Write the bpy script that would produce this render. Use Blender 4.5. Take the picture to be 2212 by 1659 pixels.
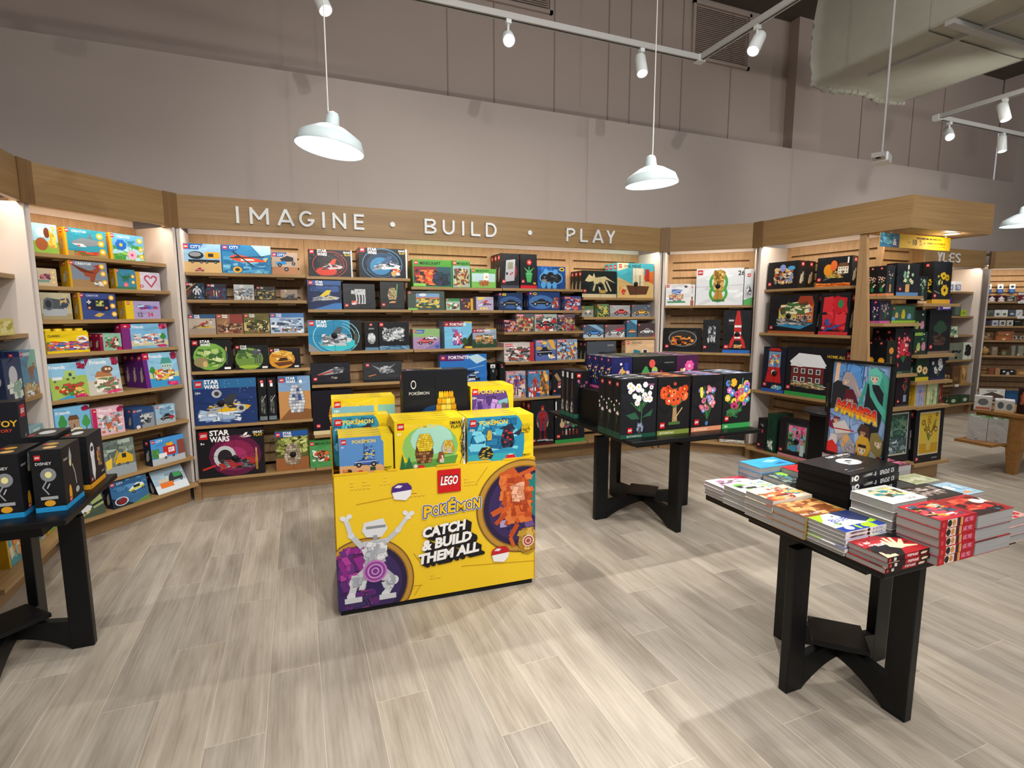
import bpy, math, random
from mathutils import Matrix, Vector
# ---------------------------------------------------------------- scene, camera, world, lights
for o in list(bpy.data.objects): bpy.data.objects.remove(o)
SC = bpy.context.scene
COL = SC.collection
SC.view_settings.view_transform = 'Standard'
SC.view_settings.look = 'None'
SC.view_settings.gamma = 1.0
SC.view_settings.use_curve_mapping = False
SC.view_settings.exposure = -0.2
cd = bpy.data.cameras.new('camera')
cam = bpy.data.objects.new('camera', cd); COL.objects.link(cam)
SC.camera = cam
cd.sensor_fit = 'HORIZONTAL'; cd.sensor_width = 36.0
cd.lens = 36.0*1157.6/2212.0
cd.clip_start = .05; cd.clip_end = 60
YAW, PITCH = math.radians(21.867), math.radians(7.454)
cam.location = (0, 0, 1.5)
cam.rotation_euler = (math.pi/2-PITCH, math.radians(.06), -YAW)
W = bpy.data.worlds.new('world'); SC.world = W; W.use_nodes = True
W.node_tree.nodes['Background'].inputs[0].default_value = (.96, .95, 1, 1)
W.node_tree.nodes['Background'].inputs[1].default_value = .45

def lamp(name, kind, loc, power, col=(1, .93, .84), target=None, parent=None, **kw):
    l = bpy.data.lights.new(name, kind); l.energy = power; l.color = col
    for k, v in kw.items(): setattr(l, k, v)
    o = bpy.data.objects.new(name, l); COL.objects.link(o); o.location = loc
    if target is not None:
        d = Vector(target)-Vector(loc)
        o.rotation_euler = d.to_track_quat('-Z', 'Y').to_euler()
    if parent: o.parent = parent
    return o
WARM = (1, .955, .89)
# unseen spotlights added around and behind the camera; two follow shadows on the headers
for i, (p, t, e, a) in enumerate([
        ((-.6, 1.4, 3.7), (-1.5, 3.9, 1.0), 130, 75), ((.9, .9, 3.7), (1.0, 4.6, .9), 150, 80),
        ((2.4, .7, 3.7), (2.7, 4.4, .8), 150, 80), ((3.2, 1.2, 3.7), (4.2, 3.6, .7), 150, 60),
        ((1.0, -.9, 3.7), (.8, 2.2, .3), 240, 80), ((3.2, .2, 3.7), (2.3, 1.3, .3), 120, 70),
        ((-1.0, -.4, 3.7), (-.6, 1.8, 0), 120, 90), ((5.7, 2.1, 3.7), (5.2, 3.2, .6), 90, 70), ((.84, -2.6, 3.75), (2.7, 4.9, 2.5), 330, 55), ((6.2, -.3, 3.5), (-.6, 4.5, 2.3), 260, 36), ((6.0, 2.6, 2.9), (7.4, 5.3, 3.3), 60, 110),  # last lamp here: added wash that brightens the right of the wall
        ((6.6, 2.2, 3.7), (8.4, 4.8, 1.2), 150, 85)]):
    lamp('spot_lamp', 'SPOT', p, e*1.0, WARM, t, spot_size=math.radians(a), spot_blend=.6, shadow_soft_size=.05)
# added area fills under the ceiling, standing in for ambient and bounced light
lamp('fill_area_lamp', 'AREA', (1.5, -2.2, 4.9), 140, (1, .96, .93), (1.5, -1.2, 0), shape='RECTANGLE', size=6, size_y=3)
lamp('fill_area_lamp', 'AREA', (2.2, 1.6, 5.05), 70, (1, .96, .93), (2.2, 1.7, 0), shape='RECTANGLE', size=5, size_y=3)

lamp('fill_area_lamp', 'AREA', (7.4, 2.2, 5.1), 75, (1, .95, .91), (7.2, 4.6, 3.2), shape='RECTANGLE', size=4, size_y=1.5)  # added to lift the dark upper wall, in place of ceiling bounce

# ---------------------------------------------------------------- helpers
def lin(h):
    h = h.strip()
    if len(h) == 3: h = ''.join(c*2 for c in h)
    v = [int(h[i:i+2], 16)/255 for i in (0, 2, 4)]
    return tuple((c/12.92 if c <= .04045 else ((c+.055)/1.055)**2.4) for c in v)

class MB:
    """collects faces with a colour and a material slot and links them as one mesh object"""
    def __init__(s): s.v = []; s.f = []; s.c = []; s.m = []; s.sm = []
    def add(s, vs, fs, col='ffffff', m=0, smooth=False):
        b = len(s.v); s.v += [tuple(p) for p in vs]
        c = lin(col) if isinstance(col, str) else col
        for f in fs:
            s.f.append([b+i for i in f]); s.c.append(c); s.m.append(m); s.sm.append(smooth)
    def box(s, x0, y0, z0, x1, y1, z1, col='ffffff', m=0, sh=None):
        vs = [(x, y, z) for z in (z0, z1) for y in (y0, y1) for x in (x0, x1)]
        if sh: vs = [sh(p) for p in vs]
        s.add(vs, [(0, 2, 3, 1), (4, 5, 7, 6), (0, 1, 5, 4), (2, 6, 7, 3), (0, 4, 6, 2), (1, 3, 7, 5)], col, m)
    def prism(s, pts, lo, hi, ax='z', col='ffffff', m=0):
        n = len(pts)
        def P(p, t): return {'z': (p[0], p[1], t), 'y': (p[0], t, p[1]), 'x': (t, p[0], p[1])}[ax]
        vs = [P(p, lo) for p in pts]+[P(p, hi) for p in pts]
        s.add(vs, [list(range(n))[::-1], list(range(n, 2*n))]+[(i, (i+1) % n, n+(i+1) % n, n+i) for i in range(n)], col, m)
    def lathe(s, prof, n=24, c=(0, 0, 0), col='ffffff', m=0, M=None, closed=False):
        vs = []
        for r, z in prof:
            for k in range(n):
                a = 2*math.pi*k/n; p = Vector((r*math.cos(a), r*math.sin(a), z))
                if M: p = M @ p
                vs.append((c[0]+p[0], c[1]+p[1], c[2]+p[2]))
        fs = [(i*n+k, i*n+(k+1) % n, (i+1)*n+(k+1) % n, (i+1)*n+k) for i in range(len(prof)-1) for k in range(n)]
        s.add(vs, fs, col, m, True)
        if closed: s.add(vs[:n], [list(range(n))[::-1]], col, m); s.add(vs[-n:], [list(range(n))], col, m)
    def tube(s, a, b, r, n=8, col='ffffff', m=0):
        a = Vector(a); b = Vector(b); d = (b-a).normalized()
        x = d.orthogonal().normalized(); y = d.cross(x)
        vs = [tuple(p+x*r*math.cos(2*math.pi*k/n)+y*r*math.sin(2*math.pi*k/n)) for p in (a, b) for k in range(n)]
        s.add(vs, [(k, (k+1) % n, n+(k+1) % n, n+k) for k in range(n)], col, m, True)
        s.add(vs[:n], [list(range(n))[::-1]], col, m); s.add(vs[n:], [list(range(n))], col, m)
    def mesh(s, name, mats):
        me = bpy.data.meshes.new(name); me.from_pydata(s.v, [], s.f)
        for m in (mats if isinstance(mats, (list, tuple)) else [mats]): me.materials.append(m)
        me.polygons.foreach_set('material_index', s.m); me.polygons.foreach_set('use_smooth', s.sm)
        at = me.color_attributes.new('Col', 'FLOAT_COLOR', 'CORNER')
        d = []
        for f, c in zip(s.f, s.c): d += [c[0], c[1], c[2], 1.0]*len(f)
        at.data.foreach_set('color', d); me.update()
        return me
    def build(s, name, mats, parent=None, loc=(0, 0, 0), rz=0, bevel=0):
        o = bpy.data.objects.new(name, s.mesh(name, mats)); COL.objects.link(o)
        o.location = loc; o.rotation_euler = (0, 0, rz)
        if parent: o.parent = parent
        if bevel:
            md = o.modifiers.new('bevel', 'BEVEL'); md.width = bevel; md.segments = 2; md.limit_method = 'ANGLE'
        return o
def tag(o, label=None, cat=None, group=None, kind=None):
    if label: o['label'] = label
    if cat: o['category'] = cat
    if group: o['group'] = group
    if kind: o['kind'] = kind
    return o
def empty(name, loc=(0, 0, 0), rz=0, label=None, cat=None, group=None):
    o = bpy.data.objects.new(name, None); COL.objects.link(o); o.empty_display_size = .1
    o.location = loc; o.rotation_euler = (0, 0, rz)
    return tag(o, label, cat, group)
def dup(o, loc=None, rz=None, label=None, group=None):
    r = o.copy(); COL.objects.link(r)
    if loc is not None: r.location = loc
    if rz is not None: r.rotation_euler = (0, 0, rz)
    tag(r, label, None, group)
    for ch in list(o.children):
        c = ch.copy(); COL.objects.link(c); c.parent = r
        for g in list(ch.children):
            d = g.copy(); COL.objects.link(d); d.parent = c
    return r

# ---------------------------------------------------------------- materials
class N:
    def __init__(s, name, rough=.5, spec=.5, metal=0):
        s.m = bpy.data.materials.new(name); s.m.use_nodes = True; s.t = s.m.node_tree
        s.b = s.t.nodes['Principled BSDF']; s.b.inputs['Roughness'].default_value = rough
        s.b.inputs['Specular IOR Level'].default_value = spec; s.b.inputs['Metallic'].default_value = metal
    def n(s, kind, **kw):
        n = s.t.nodes.new(kind)
        for k, v in kw.items(): setattr(n, k, v)
        return n
    def set(s, sock, v):
        if hasattr(v, 'is_output'): s.t.links.new(v, sock)
        else: sock.default_value = v
    def math(s, op, a, b=0, c=None):
        n = s.n('ShaderNodeMath', operation=op); s.set(n.inputs[0], a); s.set(n.inputs[1], b)
        if c is not None: s.set(n.inputs[2], c)
        return n.outputs[0]
    def mix(s, f, a, b, blend='MIX'):
        n = s.n('ShaderNodeMix', data_type='RGBA', blend_type=blend)
        s.set(n.inputs[0], f); s.set(n.inputs[6], a if hasattr(a, 'is_output') else (*a, 1)); s.set(n.inputs[7], b if hasattr(b, 'is_output') else (*b, 1))
        return n.outputs[2]
    def noise(s, vec, scale, detail=4, rough=.55):
        n = s.n('ShaderNodeTexNoise'); s.set(n.inputs['Vector'], vec); n.inputs['Scale'].default_value = scale
        n.inputs['Detail'].default_value = detail; n.inputs['Roughness'].default_value = rough
        return n.outputs[0]
    def ramp(s, f, lo, hi):
        n = s.n('ShaderNodeMapRange'); s.set(n.inputs[0], f); n.inputs[1].default_value = lo; n.inputs[2].default_value = hi
        return n.outputs[0]
    def coords(s, scale=(1, 1, 1), kind='Object'):
        tc = s.n('ShaderNodeTexCoord'); mp = s.n('ShaderNodeMapping'); mp.inputs['Scale'].default_value = scale
        s.t.links.new(tc.outputs[kind], mp.inputs[0]); return mp.outputs[0]
    def base(s, c): s.set(s.b.inputs['Base Color'], c if hasattr(c, 'is_output') else (*c, 1))
    def bump(s, h, st=.1, d=.01):
        n = s.n('ShaderNodeBump'); n.inputs['Strength'].default_value = st; n.inputs['Distance'].default_value = d
        s.set(n.inputs['Height'], h); s.t.links.new(n.outputs[0], s.b.inputs['Normal'])

def mat_print(name, rough, spec=.4):
    k = N(name, rough, spec); a = k.n('ShaderNodeAttribute', attribute_name='Col')
    v = k.noise(k.coords((40, 40, 40)), 1, 2); k.base(k.mix(k.math('MULTIPLY', v, .05), a.outputs[0], (0, 0, 0)))
    return k.m
M_CARD = mat_print('printed_card', .36, .28)
M_MATT = mat_print('matt_colour', .6, .3)
M_PAGE = N('book_pages', .8, .2)
_v = M_PAGE.coords((4, 4, 900)); _n = M_PAGE.noise(_v, 1, 2)
M_PAGE.base(M_PAGE.mix(_n, lin('808082'), lin('c4c3c0'))); M_PAGE = M_PAGE.m

def wood(name, c0, c1, scale, rough=.45):
    k = N(name, rough, .35)
    v = k.coords(scale); a = k.noise(v, 1, 5, .65)
    v2 = k.coords(tuple(x*.3 for x in scale)); b = k.noise(v2, 1, 2)
    f = k.ramp(k.math('ADD', k.math('MULTIPLY', a, .65), k.math('MULTIPLY', b, .35)), .32, .7)
    k.base(k.mix(f, lin(c0), lin(c1))); k.bump(a, .08, .002)
    return k.m
OAK_H = wood('oak_long_grain', '8f6f45', 'b8986a', (1.6, 60, 95))
OAK_HD = wood('oak_header', '846744', 'a98a5c', (1.6, 60, 95))
OAK_V = wood('oak_upright_grain', '977650', 'bd9a70', (70, 70, 1.5))
OAK_F = wood('oak_kick', '7f6140', 'a98a62', (1.4, 40, 40))
OAK_T = wood('oak_trim', '6f5331', '866744', (60, 60, 2))
TAN_W = wood('tan_table_wood', '8a5f30', 'a87a45', (2, 30, 30))
def plain(name, c, rough=.5, spec=.4, var=.08, metal=0, sc=6):
    k = N(name, rough, spec, metal); n = k.noise(k.coords(), sc, 3)
    l = lin(c); k.base(k.mix(k.math('MULTIPLY', n, 1.0), tuple(x*(1-var) for x in l), tuple(min(1, x*(1+var)) for x in l)))
    return k.m
BLACK = plain('black_stained_wood', '0a0b0d', .4, .3, .3, sc=30)
DPAGE = plain('black_page_edges', '101114', .7, .2, .2)
WHITE_P = plain('white_laminate', 'd2c9c2', .5, .3, .03)
WALL = plain('painted_wall', 'bcb1aa', .8, .2, .03, sc=3)
WALLU = plain('upper_wall_paint', 'b8aaa1', .85, .2, .04, sc=3)
SEAM = plain('wall_seam', '9c9088', .85, .2, .03)
CEIL = plain('dark_ceiling', '6a625c', .9, .1)
WHITE_M = plain('white_enamel', 'e4eaea', .3, .5, .02)
GREY_M = plain('grey_metal', 'b9b9b6', .45, .5, .03)
FOAM = plain('duct_wrap', 'b4b4a6', .5, .4, .1)
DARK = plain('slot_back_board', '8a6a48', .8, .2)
LETTER = plain('sign_letter_face', 'e2e6e8', .4, .4, .02)
CORD = plain('cord', 'd8d8d4', .5)
def emis(name, c, st):
    k = N(name, .5); k.base(lin(c)); k.b.inputs['Emission Color'].default_value = (*lin(c), 1); k.b.inputs['Emission Strength'].default_value = st
    return k.m
BULB = emis('lit_bulb', 'fff6ea', 9)
ENAMEL = plain('pendant_enamel', 'cfe0e4', .3, .5, .02)
LENS = emis('lit_lens', 'f4f8ff', 16)
LED = emis('led_strip', 'ffeed6', 7)

def floor_mat():
    k = N('plank_floor', .42, .3)
    g = k.n('ShaderNodeNewGeometry'); sp = k.n('ShaderNodeSeparateXYZ'); k.t.links.new(g.outputs['Position'], sp.inputs[0])
    X, Y = sp.outputs[0], sp.outputs[1]
    cx = k.math('DIVIDE', k.math('ADD', X, .172+196.5), .1965); col = k.math('FLOOR', cx)
    fx = k.math('SUBTRACT', cx, col)
    sh = k.math('MULTIPLY', k.math('MODULO', k.math('MULTIPLY', k.math('ADD', col, 2), 2), 3), .335)
    ry = k.math('DIVIDE', k.math('ADD', k.math('SUBTRACT', Y, 2.30-100.5), sh), 1.005); row = k.math('FLOOR', ry)
    fy = k.math('SUBTRACT', ry, row)
    cb = k.n('ShaderNodeCombineXYZ'); k.set(cb.inputs[0], col); k.set(cb.inputs[1], row)
    wn = k.n('ShaderNodeTexWhiteNoise', noise_dimensions='2D'); k.t.links.new(cb.outputs[0], wn.inputs[0])
    rnd = wn.outputs[0]
    # grain, shifted per plank
    c2 = k.n('ShaderNodeCombineXYZ'); k.set(c2.inputs[0], k.math('MULTIPLY', X, 14)); k.set(c2.inputs[1], k.math('ADD', k.math('MULTIPLY', Y, 1.5), k.math('MULTIPLY', rnd, 60))); k.set(c2.inputs[2], k.math('MULTIPLY', rnd, 90))
    g1 = k.noise(c2.outputs[0], 1.0, 6, .62)
    c3 = k.n('ShaderNodeCombineXYZ'); k.set(c3.inputs[0], k.math('MULTIPLY', X, 130)); k.set(c3.inputs[1], k.math('MULTIPLY', Y, 5)); k.set(c3.inputs[2], k.math('MULTIPLY', rnd, 50))
    g2 = k.noise(c3.outputs[0], 1.0, 3, .6)
    wv = k.n('ShaderNodeTexWave', wave_type='BANDS', bands_direction='X'); k.t.links.new(c2.outputs[0], wv.inputs[0])
    wv.inputs['Scale'].default_value = 1.1; wv.inputs['Distortion'].default_value = 7; wv.inputs['Detail'].default_value = 3; wv.inputs['Detail Scale'].default_value = .8
    c4 = k.n('ShaderNodeCombineXYZ'); k.set(c4.inputs[0], k.math('MULTIPLY', X, 5)); k.set(c4.inputs[1], k.math('MULTIPLY', Y, 1.4)); k.set(c4.inputs[2], k.math('MULTIPLY', rnd, 70))
    g3 = k.noise(c4.outputs[0], 1.0, 3, .5)
    base = k.mix(k.ramp(g1, .32, .68), lin('968a78'), lin('bfb4a2'))
    base = k.mix(k.math('MULTIPLY', k.ramp(g3, .5, .72), .6), base, lin('7f705c'))
    base = k.mix(k.math('MULTIPLY', wv.outputs[0], .16), base, lin('8a7763'))
    base = k.mix(k.math('MULTIPLY', k.ramp(g2, .4, .7), .22), base, lin('d3c7b4'))
    tone = k.n('ShaderNodeHueSaturation'); k.set(tone.inputs['Color'], base); k.set(tone.inputs['Value'], k.math('ADD', k.math('MULTIPLY', rnd, .16), .91)); k.set(tone.inputs['Saturation'], k.math('ADD', k.math('MULTIPLY', rnd, .12), .74))
    ex = k.math('MULTIPLY', k.math('MINIMUM', fx, k.math('SUBTRACT', 1, fx)), .1965)
    ey = k.math('MULTIPLY', k.math('MINIMUM', fy, k.math('SUBTRACT', 1, fy)), 1.005)
    gr = k.math('LESS_THAN', k.math('MINIMUM', ex, ey), .0013)
    k.base(k.mix(k.math('MULTIPLY', gr, .6), tone.outputs[0], lin('d8cfc0')))
    k.set(k.b.inputs['Roughness'], k.math('ADD', k.math('MULTIPLY', g1, .25), .3))
    k.bump(k.math('SUBTRACT', g2, k.math('MULTIPLY', gr, .6)), .12, .002)
    return k.m
FLOOR = floor_mat()

# ---------------------------------------------------------------- printed artwork
_G = {}
def glyphs(s, bold=0.0, shear=0.0):
    key = (s, bold, shear)
    if key in _G: return _G[key]
    cu = bpy.data.curves.new('t', 'FONT'); cu.body = s; cu.size = 1; cu.offset = bold; cu.shear = shear; cu.resolution_u = 2
    o = bpy.data.objects.new('t', cu); COL.objects.link(o)
    dg = bpy.context.evaluated_depsgraph_get(); ob = o.evaluated_get(dg); me = ob.to_mesh()
    vs = [(v.co.x, v.co.y) for v in me.vertices]; fs = [list(p.vertices) for p in me.polygons]
    ob.to_mesh_clear(); bpy.data.objects.remove(o); bpy.data.curves.remove(cu)
    if vs:
        x0 = min(v[0] for v in vs); x1 = max(v[0] for v in vs); y0 = min(v[1] for v in vs); y1 = max(v[1] for v in vs)
        vs = [((x-x0), (y-y0)) for x, y in vs]; r = (vs, fs, x1-x0, y1-y0)
    else: r = ([], [], 1, 1)
    _G[key] = r
    return r

class Face:
    """a printed face: percent coordinates on a rectangle of W x H metres"""
    def __init__(s, mb, o, ux, uy, W, H, m=0):
        s.mb = mb; s.o = Vector(o); s.x = Vector(ux); s.y = Vector(uy); s.n = s.x.cross(s.y); s.W = W; s.H = H; s.k = 0; s.m = m; s.tag = None
    def P(s, x, y, lift): return s.o+s.x*(x/100*s.W)+s.y*(y/100*s.H)+s.n*lift
    def nxt(s): s.k += 1; return .0003+.00001*s.k
    def tri(s, pts, faces, col, clip=True):
        l = s.nxt()
        if clip: pts = [(min(100, max(0, x)), min(100, max(0, y))) for x, y in pts]
        s.mb.add([s.P(x, y, l) for x, y in pts], faces, col, s.m)
    def poly(s, pts, col):
        a = sum(pts[i-1][0]*pts[i][1]-pts[i][0]*pts[i-1][1] for i in range(len(pts)))
        if a < 0: pts = pts[::-1]
        s.tri(pts, [list(range(len(pts)))], col)
    def rect(s, x, y, w, h, col): s.poly([(x, y), (x+w, y), (x+w, y+h), (x, y+h)], col)
    def ell(s, cx, cy, rx, ry, col, n=16):
        s.poly([(cx+rx*math.cos(2*math.pi*k/n), cy+ry*math.sin(2*math.pi*k/n)) for k in range(n)], col)
    def circ(s, cx, cy, r, col, n=14): s.ell(cx, cy, r, r*s.W/s.H, col, n)
    def ring(s, cx, cy, rx, ry, t, col, a0=0, a1=360, n=24):
        t2 = t*rx/ry if ry else t
        p = []
        for k in range(n+1):
            a = math.radians(a0+(a1-a0)*k/n); p += [(cx+rx*math.cos(a), cy+ry*math.sin(a)), (cx+(rx-t)*math.cos(a), cy+(ry-t*ry/rx)*math.sin(a))]
        s.tri(p, [(2*i, 2*i+2, 2*i+3, 2*i+1) for i in range(n)], col)
    def line(s, x0, y0, x1, y1, t, col):
        dx, dy = (x1-x0)*s.W, (y1-y0)*s.H; L = math.hypot(dx, dy) or 1
        t = t*s.W/2
        nx, ny = -dy/L*t/s.W, dx/L*t/s.H
        s.poly([(x0+nx, y0+ny), (x1+nx, y1+ny), (x1-nx, y1-ny), (x0-nx, y0-ny)], col)
    def text(s, t, x, y, h, col, bold=.0, shear=0, wid=None, center=False):
        vs, fs, w, hh = glyphs(t.replace('_', ' '), bold, shear)
        sc = h/100*s.H/.73; px = sc/s.W*100; py = sc/s.H*100
        if wid: px = wid/w
        if center: x -= w*px/2
        s.tri([(x+a*px, y+b*py) for a, b in vs], fs, col)
        return w*px
    def outlined(s, t, x, y, h, wid, col, lines, rise=0, y0=0, rz=None, bold=.02, shear=0, sl=None):
        vs, fs, w, hh = glyphs(t, bold, shear); sc = h/100*s.H/.73; sy = sc/s.H*100; sx = wid/w
        P0 = [(x+a*sx, y+rise*a/w+b*sy) for a, b in vs]
        for r, c in lines:
            for k in range(8):
                dx, dy = r*math.cos(k*math.pi/4), r*math.sin(k*math.pi/4)*s.W/s.H; s.k -= (k > 0)
                l = s.nxt(); s.mb.add([s.P(a+dx, b+dy, l+.0000008*k) for a, b in P0], fs, c, s.m)
        l = s.nxt()
        if not sl: s.mb.add([s.P(a, b, l) for a, b in P0], fs, col, s.m); return
        def cut(poly, v, up):
            o = []
            for i in range(len(poly)):
                a, b = poly[i-1], poly[i]; ia, ib = (a[1] > v) == up, (b[1] > v) == up
                if ia != ib: q = (v-a[1])/(b[1]-a[1]); o.append((a[0]+(b[0]-a[0])*q, v))
                if ib: o.append(b)
            return o
        for f in fs:
            poly = [vs[i] for i in f]
            for lo, hi, c in sl:
                q = cut(cut(poly, lo*hh, True), hi*hh, False)
                if len(q) > 2: s.mb.add([s.P(x+a*sx, y+rise*a/w+b*sy, l) for a, b in q], [list(range(len(q)))], c, s.m)
    def logo(s, x, y, sz):
        h = sz; w = sz*s.H/s.W
        s.rect(x, y, w, h, 'd01a1f')
        s.text('LEGO', x+w*.1, y+h*.3, h*.42, '1a1a1a', .05, .25, w*.8)
        s.text('LEGO', x+w*.12, y+h*.32, h*.38, 'ffffff', .03, .25, w*.76)
    def draw(s, spec):
        for t in spec.split(';'):
            a = t.split()
            if not a: continue
            op = a[0]; f = []
            for q in a[1:]:
                try: f.append(float(q))
                except ValueError: f.append(q)
            getattr(s, 'o_'+op)(a[1:], f)
    # -- operators
    def o_s(s, a, f): pass
    def o_X(s, a, f): pass
    def o_S(s, a, f): s.tag = (f[0], f[1])
    def o_b(s, a, f):
        s.rect(0, 0, 100, 100, a[0])
        if s.W*s.H < .012: return
        c = lin(a[0]); rr = random.Random(int(s.W*9999+s.H*777)); q = 1 if sum(c) < .12 else .55
        for i in range(14):
            g = 1+q*rr.uniform(-.3, .34); cx, cy, w, h, t = rr.uniform(5, 95), rr.uniform(5, 95), rr.uniform(8, 34), rr.uniform(2, 9), rr.uniform(-.6, .6)
            p = [(cx+u*w*math.cos(t)-v*h*math.sin(t), cy+u*w*math.sin(t)+v*h*math.cos(t)) for u, v in ((-1, -.1), (-.3, -1), (.7, -.8), (1, .1), (.2, 1), (-.8, .7))]
            s.poly(p, tuple(min(1, x*g) for x in c))
    def o_r(s, a, f): s.rect(float(a[0]), float(a[1]), float(a[2]), float(a[3]), a[4])
    def o_e(s, a, f): s.ell(float(a[0]), float(a[1]), float(a[2]), float(a[3]), a[4])
    def o_g(s, a, f): s.ring(f[0], f[1], f[2], f[3], f[4], a[5])
    def o_rg(s, a, f):
        for q in (1, .82, .66): s.ring(f[0], f[1], f[2], f[2]*s.W/s.H*.78, 1.6, a[3], 0, 360) if q == 1 else s.ring(f[0], f[1], f[2]*q, f[2]*q*s.W/s.H*.78, 1.2, a[3], 200, 430)
    def o_l(s, a, f): s.line(f[0], f[1], f[2], f[3], f[4], a[5])
    def o_p(s, a, f): q = [float(v) for v in a[1:]]; s.poly(list(zip(q[::2], q[1::2])), a[0])
    def o_L(s, a, f):
        if f[2] > 0: s.logo(*f[:3])
    def o_t(s, a, f):
        b = .022 if len(a) > 5 else .012
        if a[0] == 'STAR_WARS':
            h = f[3]*.62
            w = s.text('STAR', f[1], f[2]+h*.75, h, a[4], .03); s.text('WARS', f[1], f[2]-h*.45, h, a[4], .03, 0, w)
        else: s.text(a[0], f[1], f[2], f[3]*.9, a[4], b)
    def o_w(s, a, f):
        s.circ(f[0], f[1], f[2]/2, '1d1e20'); s.circ(f[0], f[1], f[2]/4, '8c9094', 8)
    def o_h(s, a, f):
        s.circ(f[0], f[1], f[2], 'f0b428', 6); s.circ(f[0], f[1], f[2]*.5, 'fff0c0', 6)
    def o_car(s, a, f):
        x, y, w, h = f[:4]; c = a[4]; q = lambda *p: [(x+w*u, y+h*v) for u, v in p]
        s.poly(q((0, .2), (1, .2), (1, .5), (.93, .6), (.72, .66), (.28, .66), (.06, .52), (0, .4)), c)
        s.poly(q((.26, .62), (.74, .62), (.64, .95), (.42, .95)), c); s.poly(q((.32, .65), (.5, .65), (.5, .88), (.43, .88)), '23282e'); s.poly(q((.53, .65), (.69, .65), (.62, .88), (.53, .88)), '2c3238')
        s.poly(q((.02, .42), (.98, .46), (.98, .5), (.04, .47)), 'f0f0f0'); s.rect(x, y+h*.16, w, h*.07, '202226')
        for u in (.2, .8): s.ell(x+w*u, y+h*.2, w*.11, w*.11*s.W/s.H, '17181a', 12); s.ell(x+w*u, y+h*.2, w*.055, w*.055*s.W/s.H, 'a0a4a8', 8)
    def o_heli(s, a, f):
        x, y, w, h = f[:4]; c = a[4]; q = lambda *p: [(x+w*u, y+h*v) for u, v in p]
        s.poly(q((.02, .62), (.08, .72), (.22, .78), (.42, .7), (.98, .4), (.98, .35), (.52, .3), (.3, .3), (.08, .46)), c)
        s.poly(q((.1, .6), (.2, .72), (.28, .68), (.22, .52)), '2c3a4a'); s.poly(q((.3, .5), (.6, .5), (.66, .42), (.3, .38)), 'f4f4f4')
        s.line(x+w*.1, y+h*.98, x+w*.62, y+h*.02, 2.6, '23262a'); s.line(x+w*.02, y+h*.55, x+w*.9, y+h*.68, 2.2, '23262a'); s.poly(q((.92, .34), (1, .6), (.97, .62), (.9, .4)), 'e8d020')
    def o_ship(s, a, f):
        x, y, w, h = f[:4]; c = a[4].split(','); q = lambda *p: [(x+w*u, y+h*v) for u, v in p]
        s.poly(q((0, .1), (.12, .3), (.6, .72), (.72, .7), (.4, .22)), c[1]); s.poly(q((.05, .36), (.5, .62), (1, .42), (.92, .26), (.4, .18)), c[0]); s.poly(q((.3, .5), (.55, .96), (.72, .98), (.6, .5)), c[-1])
        s.poly(q((.1, .34), (.34, .5), (.44, .38), (.22, .24)), c[1]); s.poly(q((.5, .5), (.8, .44), (.76, .34), (.52, .34)), c[-1]); s.ell(x+w*.56, y+h*.46, w*.08, h*.1, '2a2d32', 10)
        rr = random.Random(int(x*7+w*3+h)); s.bricks(x+w*.06, y+h*.2, w*.86, h*.42, 22, c+['70757c', 'd8dcde', '3c4046'], rr, .09)
    def o_house(s, a, f):
        x, y, w, h = f[:4]; c = a[4].split(',')
        s.rect(x, y, w, h*.66, c[0]); s.poly([(x-w*.05, y+h*.64), (x+w*1.05, y+h*.64), (x+w*.86, y+h), (x+w*.14, y+h)], c[1])
        for i in range(4):
            for j in range(2): s.rect(x+w*(.08+.23*i), y+h*(.1+.3*j), w*.13, h*.17, 'f2f0ea'); s.rect(x+w*(.1+.23*i), y+h*(.12+.3*j), w*.09, h*.13, '39424c')
        s.rect(x+w*.44, y, w*.12, h*.26, '5a3a28')
    def o_tree(s, a, f):
        x, y, w, h = f[:4]; s.rect(x+w*.42, y, w*.14, h*.6, '6a4a2c')
        for u, v, r in ((.5, .78, .34), (.24, .62, .26), (.76, .62, .26), (.5, .55, .3)): s.ell(x+w*u, y+h*v, w*r, h*r*.7, a[4], 9)
    def o_flr(s, a, f):
        cx, cy, r = f[:3]; c = a[3].split(','); k = s.W/s.H
        for i in range(7):
            t = 2*math.pi*i/7+.3; s.ell(cx+r*.55*math.cos(t), cy+r*.55*k*math.sin(t), r*.38, r*.38*k, c[0], 8)
        s.ell(cx, cy, r*.28, r*.28*k, c[-1], 8)
    def o_bq(s, a, f):
        x, y, w, h = f[:4]; c = a[4].split(','); rr = random.Random(int(a[5])); n = int(a[6]) if len(a) > 6 else 14
        for i in range(n):
            s.line(x+w/2, y, x+w*rr.random(), y+h*(.3+.6*rr.random()), 1.4, rr.choice(('2f6a3c', '44844a', '24502f')))
        for i in range(n):
            s.o_flr([0, 0, 0, rr.choice(c)+','+rr.choice(('f8f0d0', '402030', 'e8c040'))], [x+w*rr.random(), y+h*(.25+.75*rr.random()), w*rr.uniform(.09, .17)])
    def o_ani(s, a, f):
        x, y, w, h = f[:4]; c = a[4]
        s.ell(x+w*.48, y+h*.5, w*.3, h*.2, c, 12); s.ell(x+w*.82, y+h*.68, w*.15, h*.16, c, 10); s.line(x+w*.25, y+h*.5, x, y+h*.8, w*.07, c)
        for u in (.3, .42, .56, .68): s.line(x+w*u, y+h*.45, x+w*(u+.02), y+h*.08, w*.07, c)
        s.ell(x+w*.86, y+h*.72, w*.03, h*.03, 'f8f8f8', 6)
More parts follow.
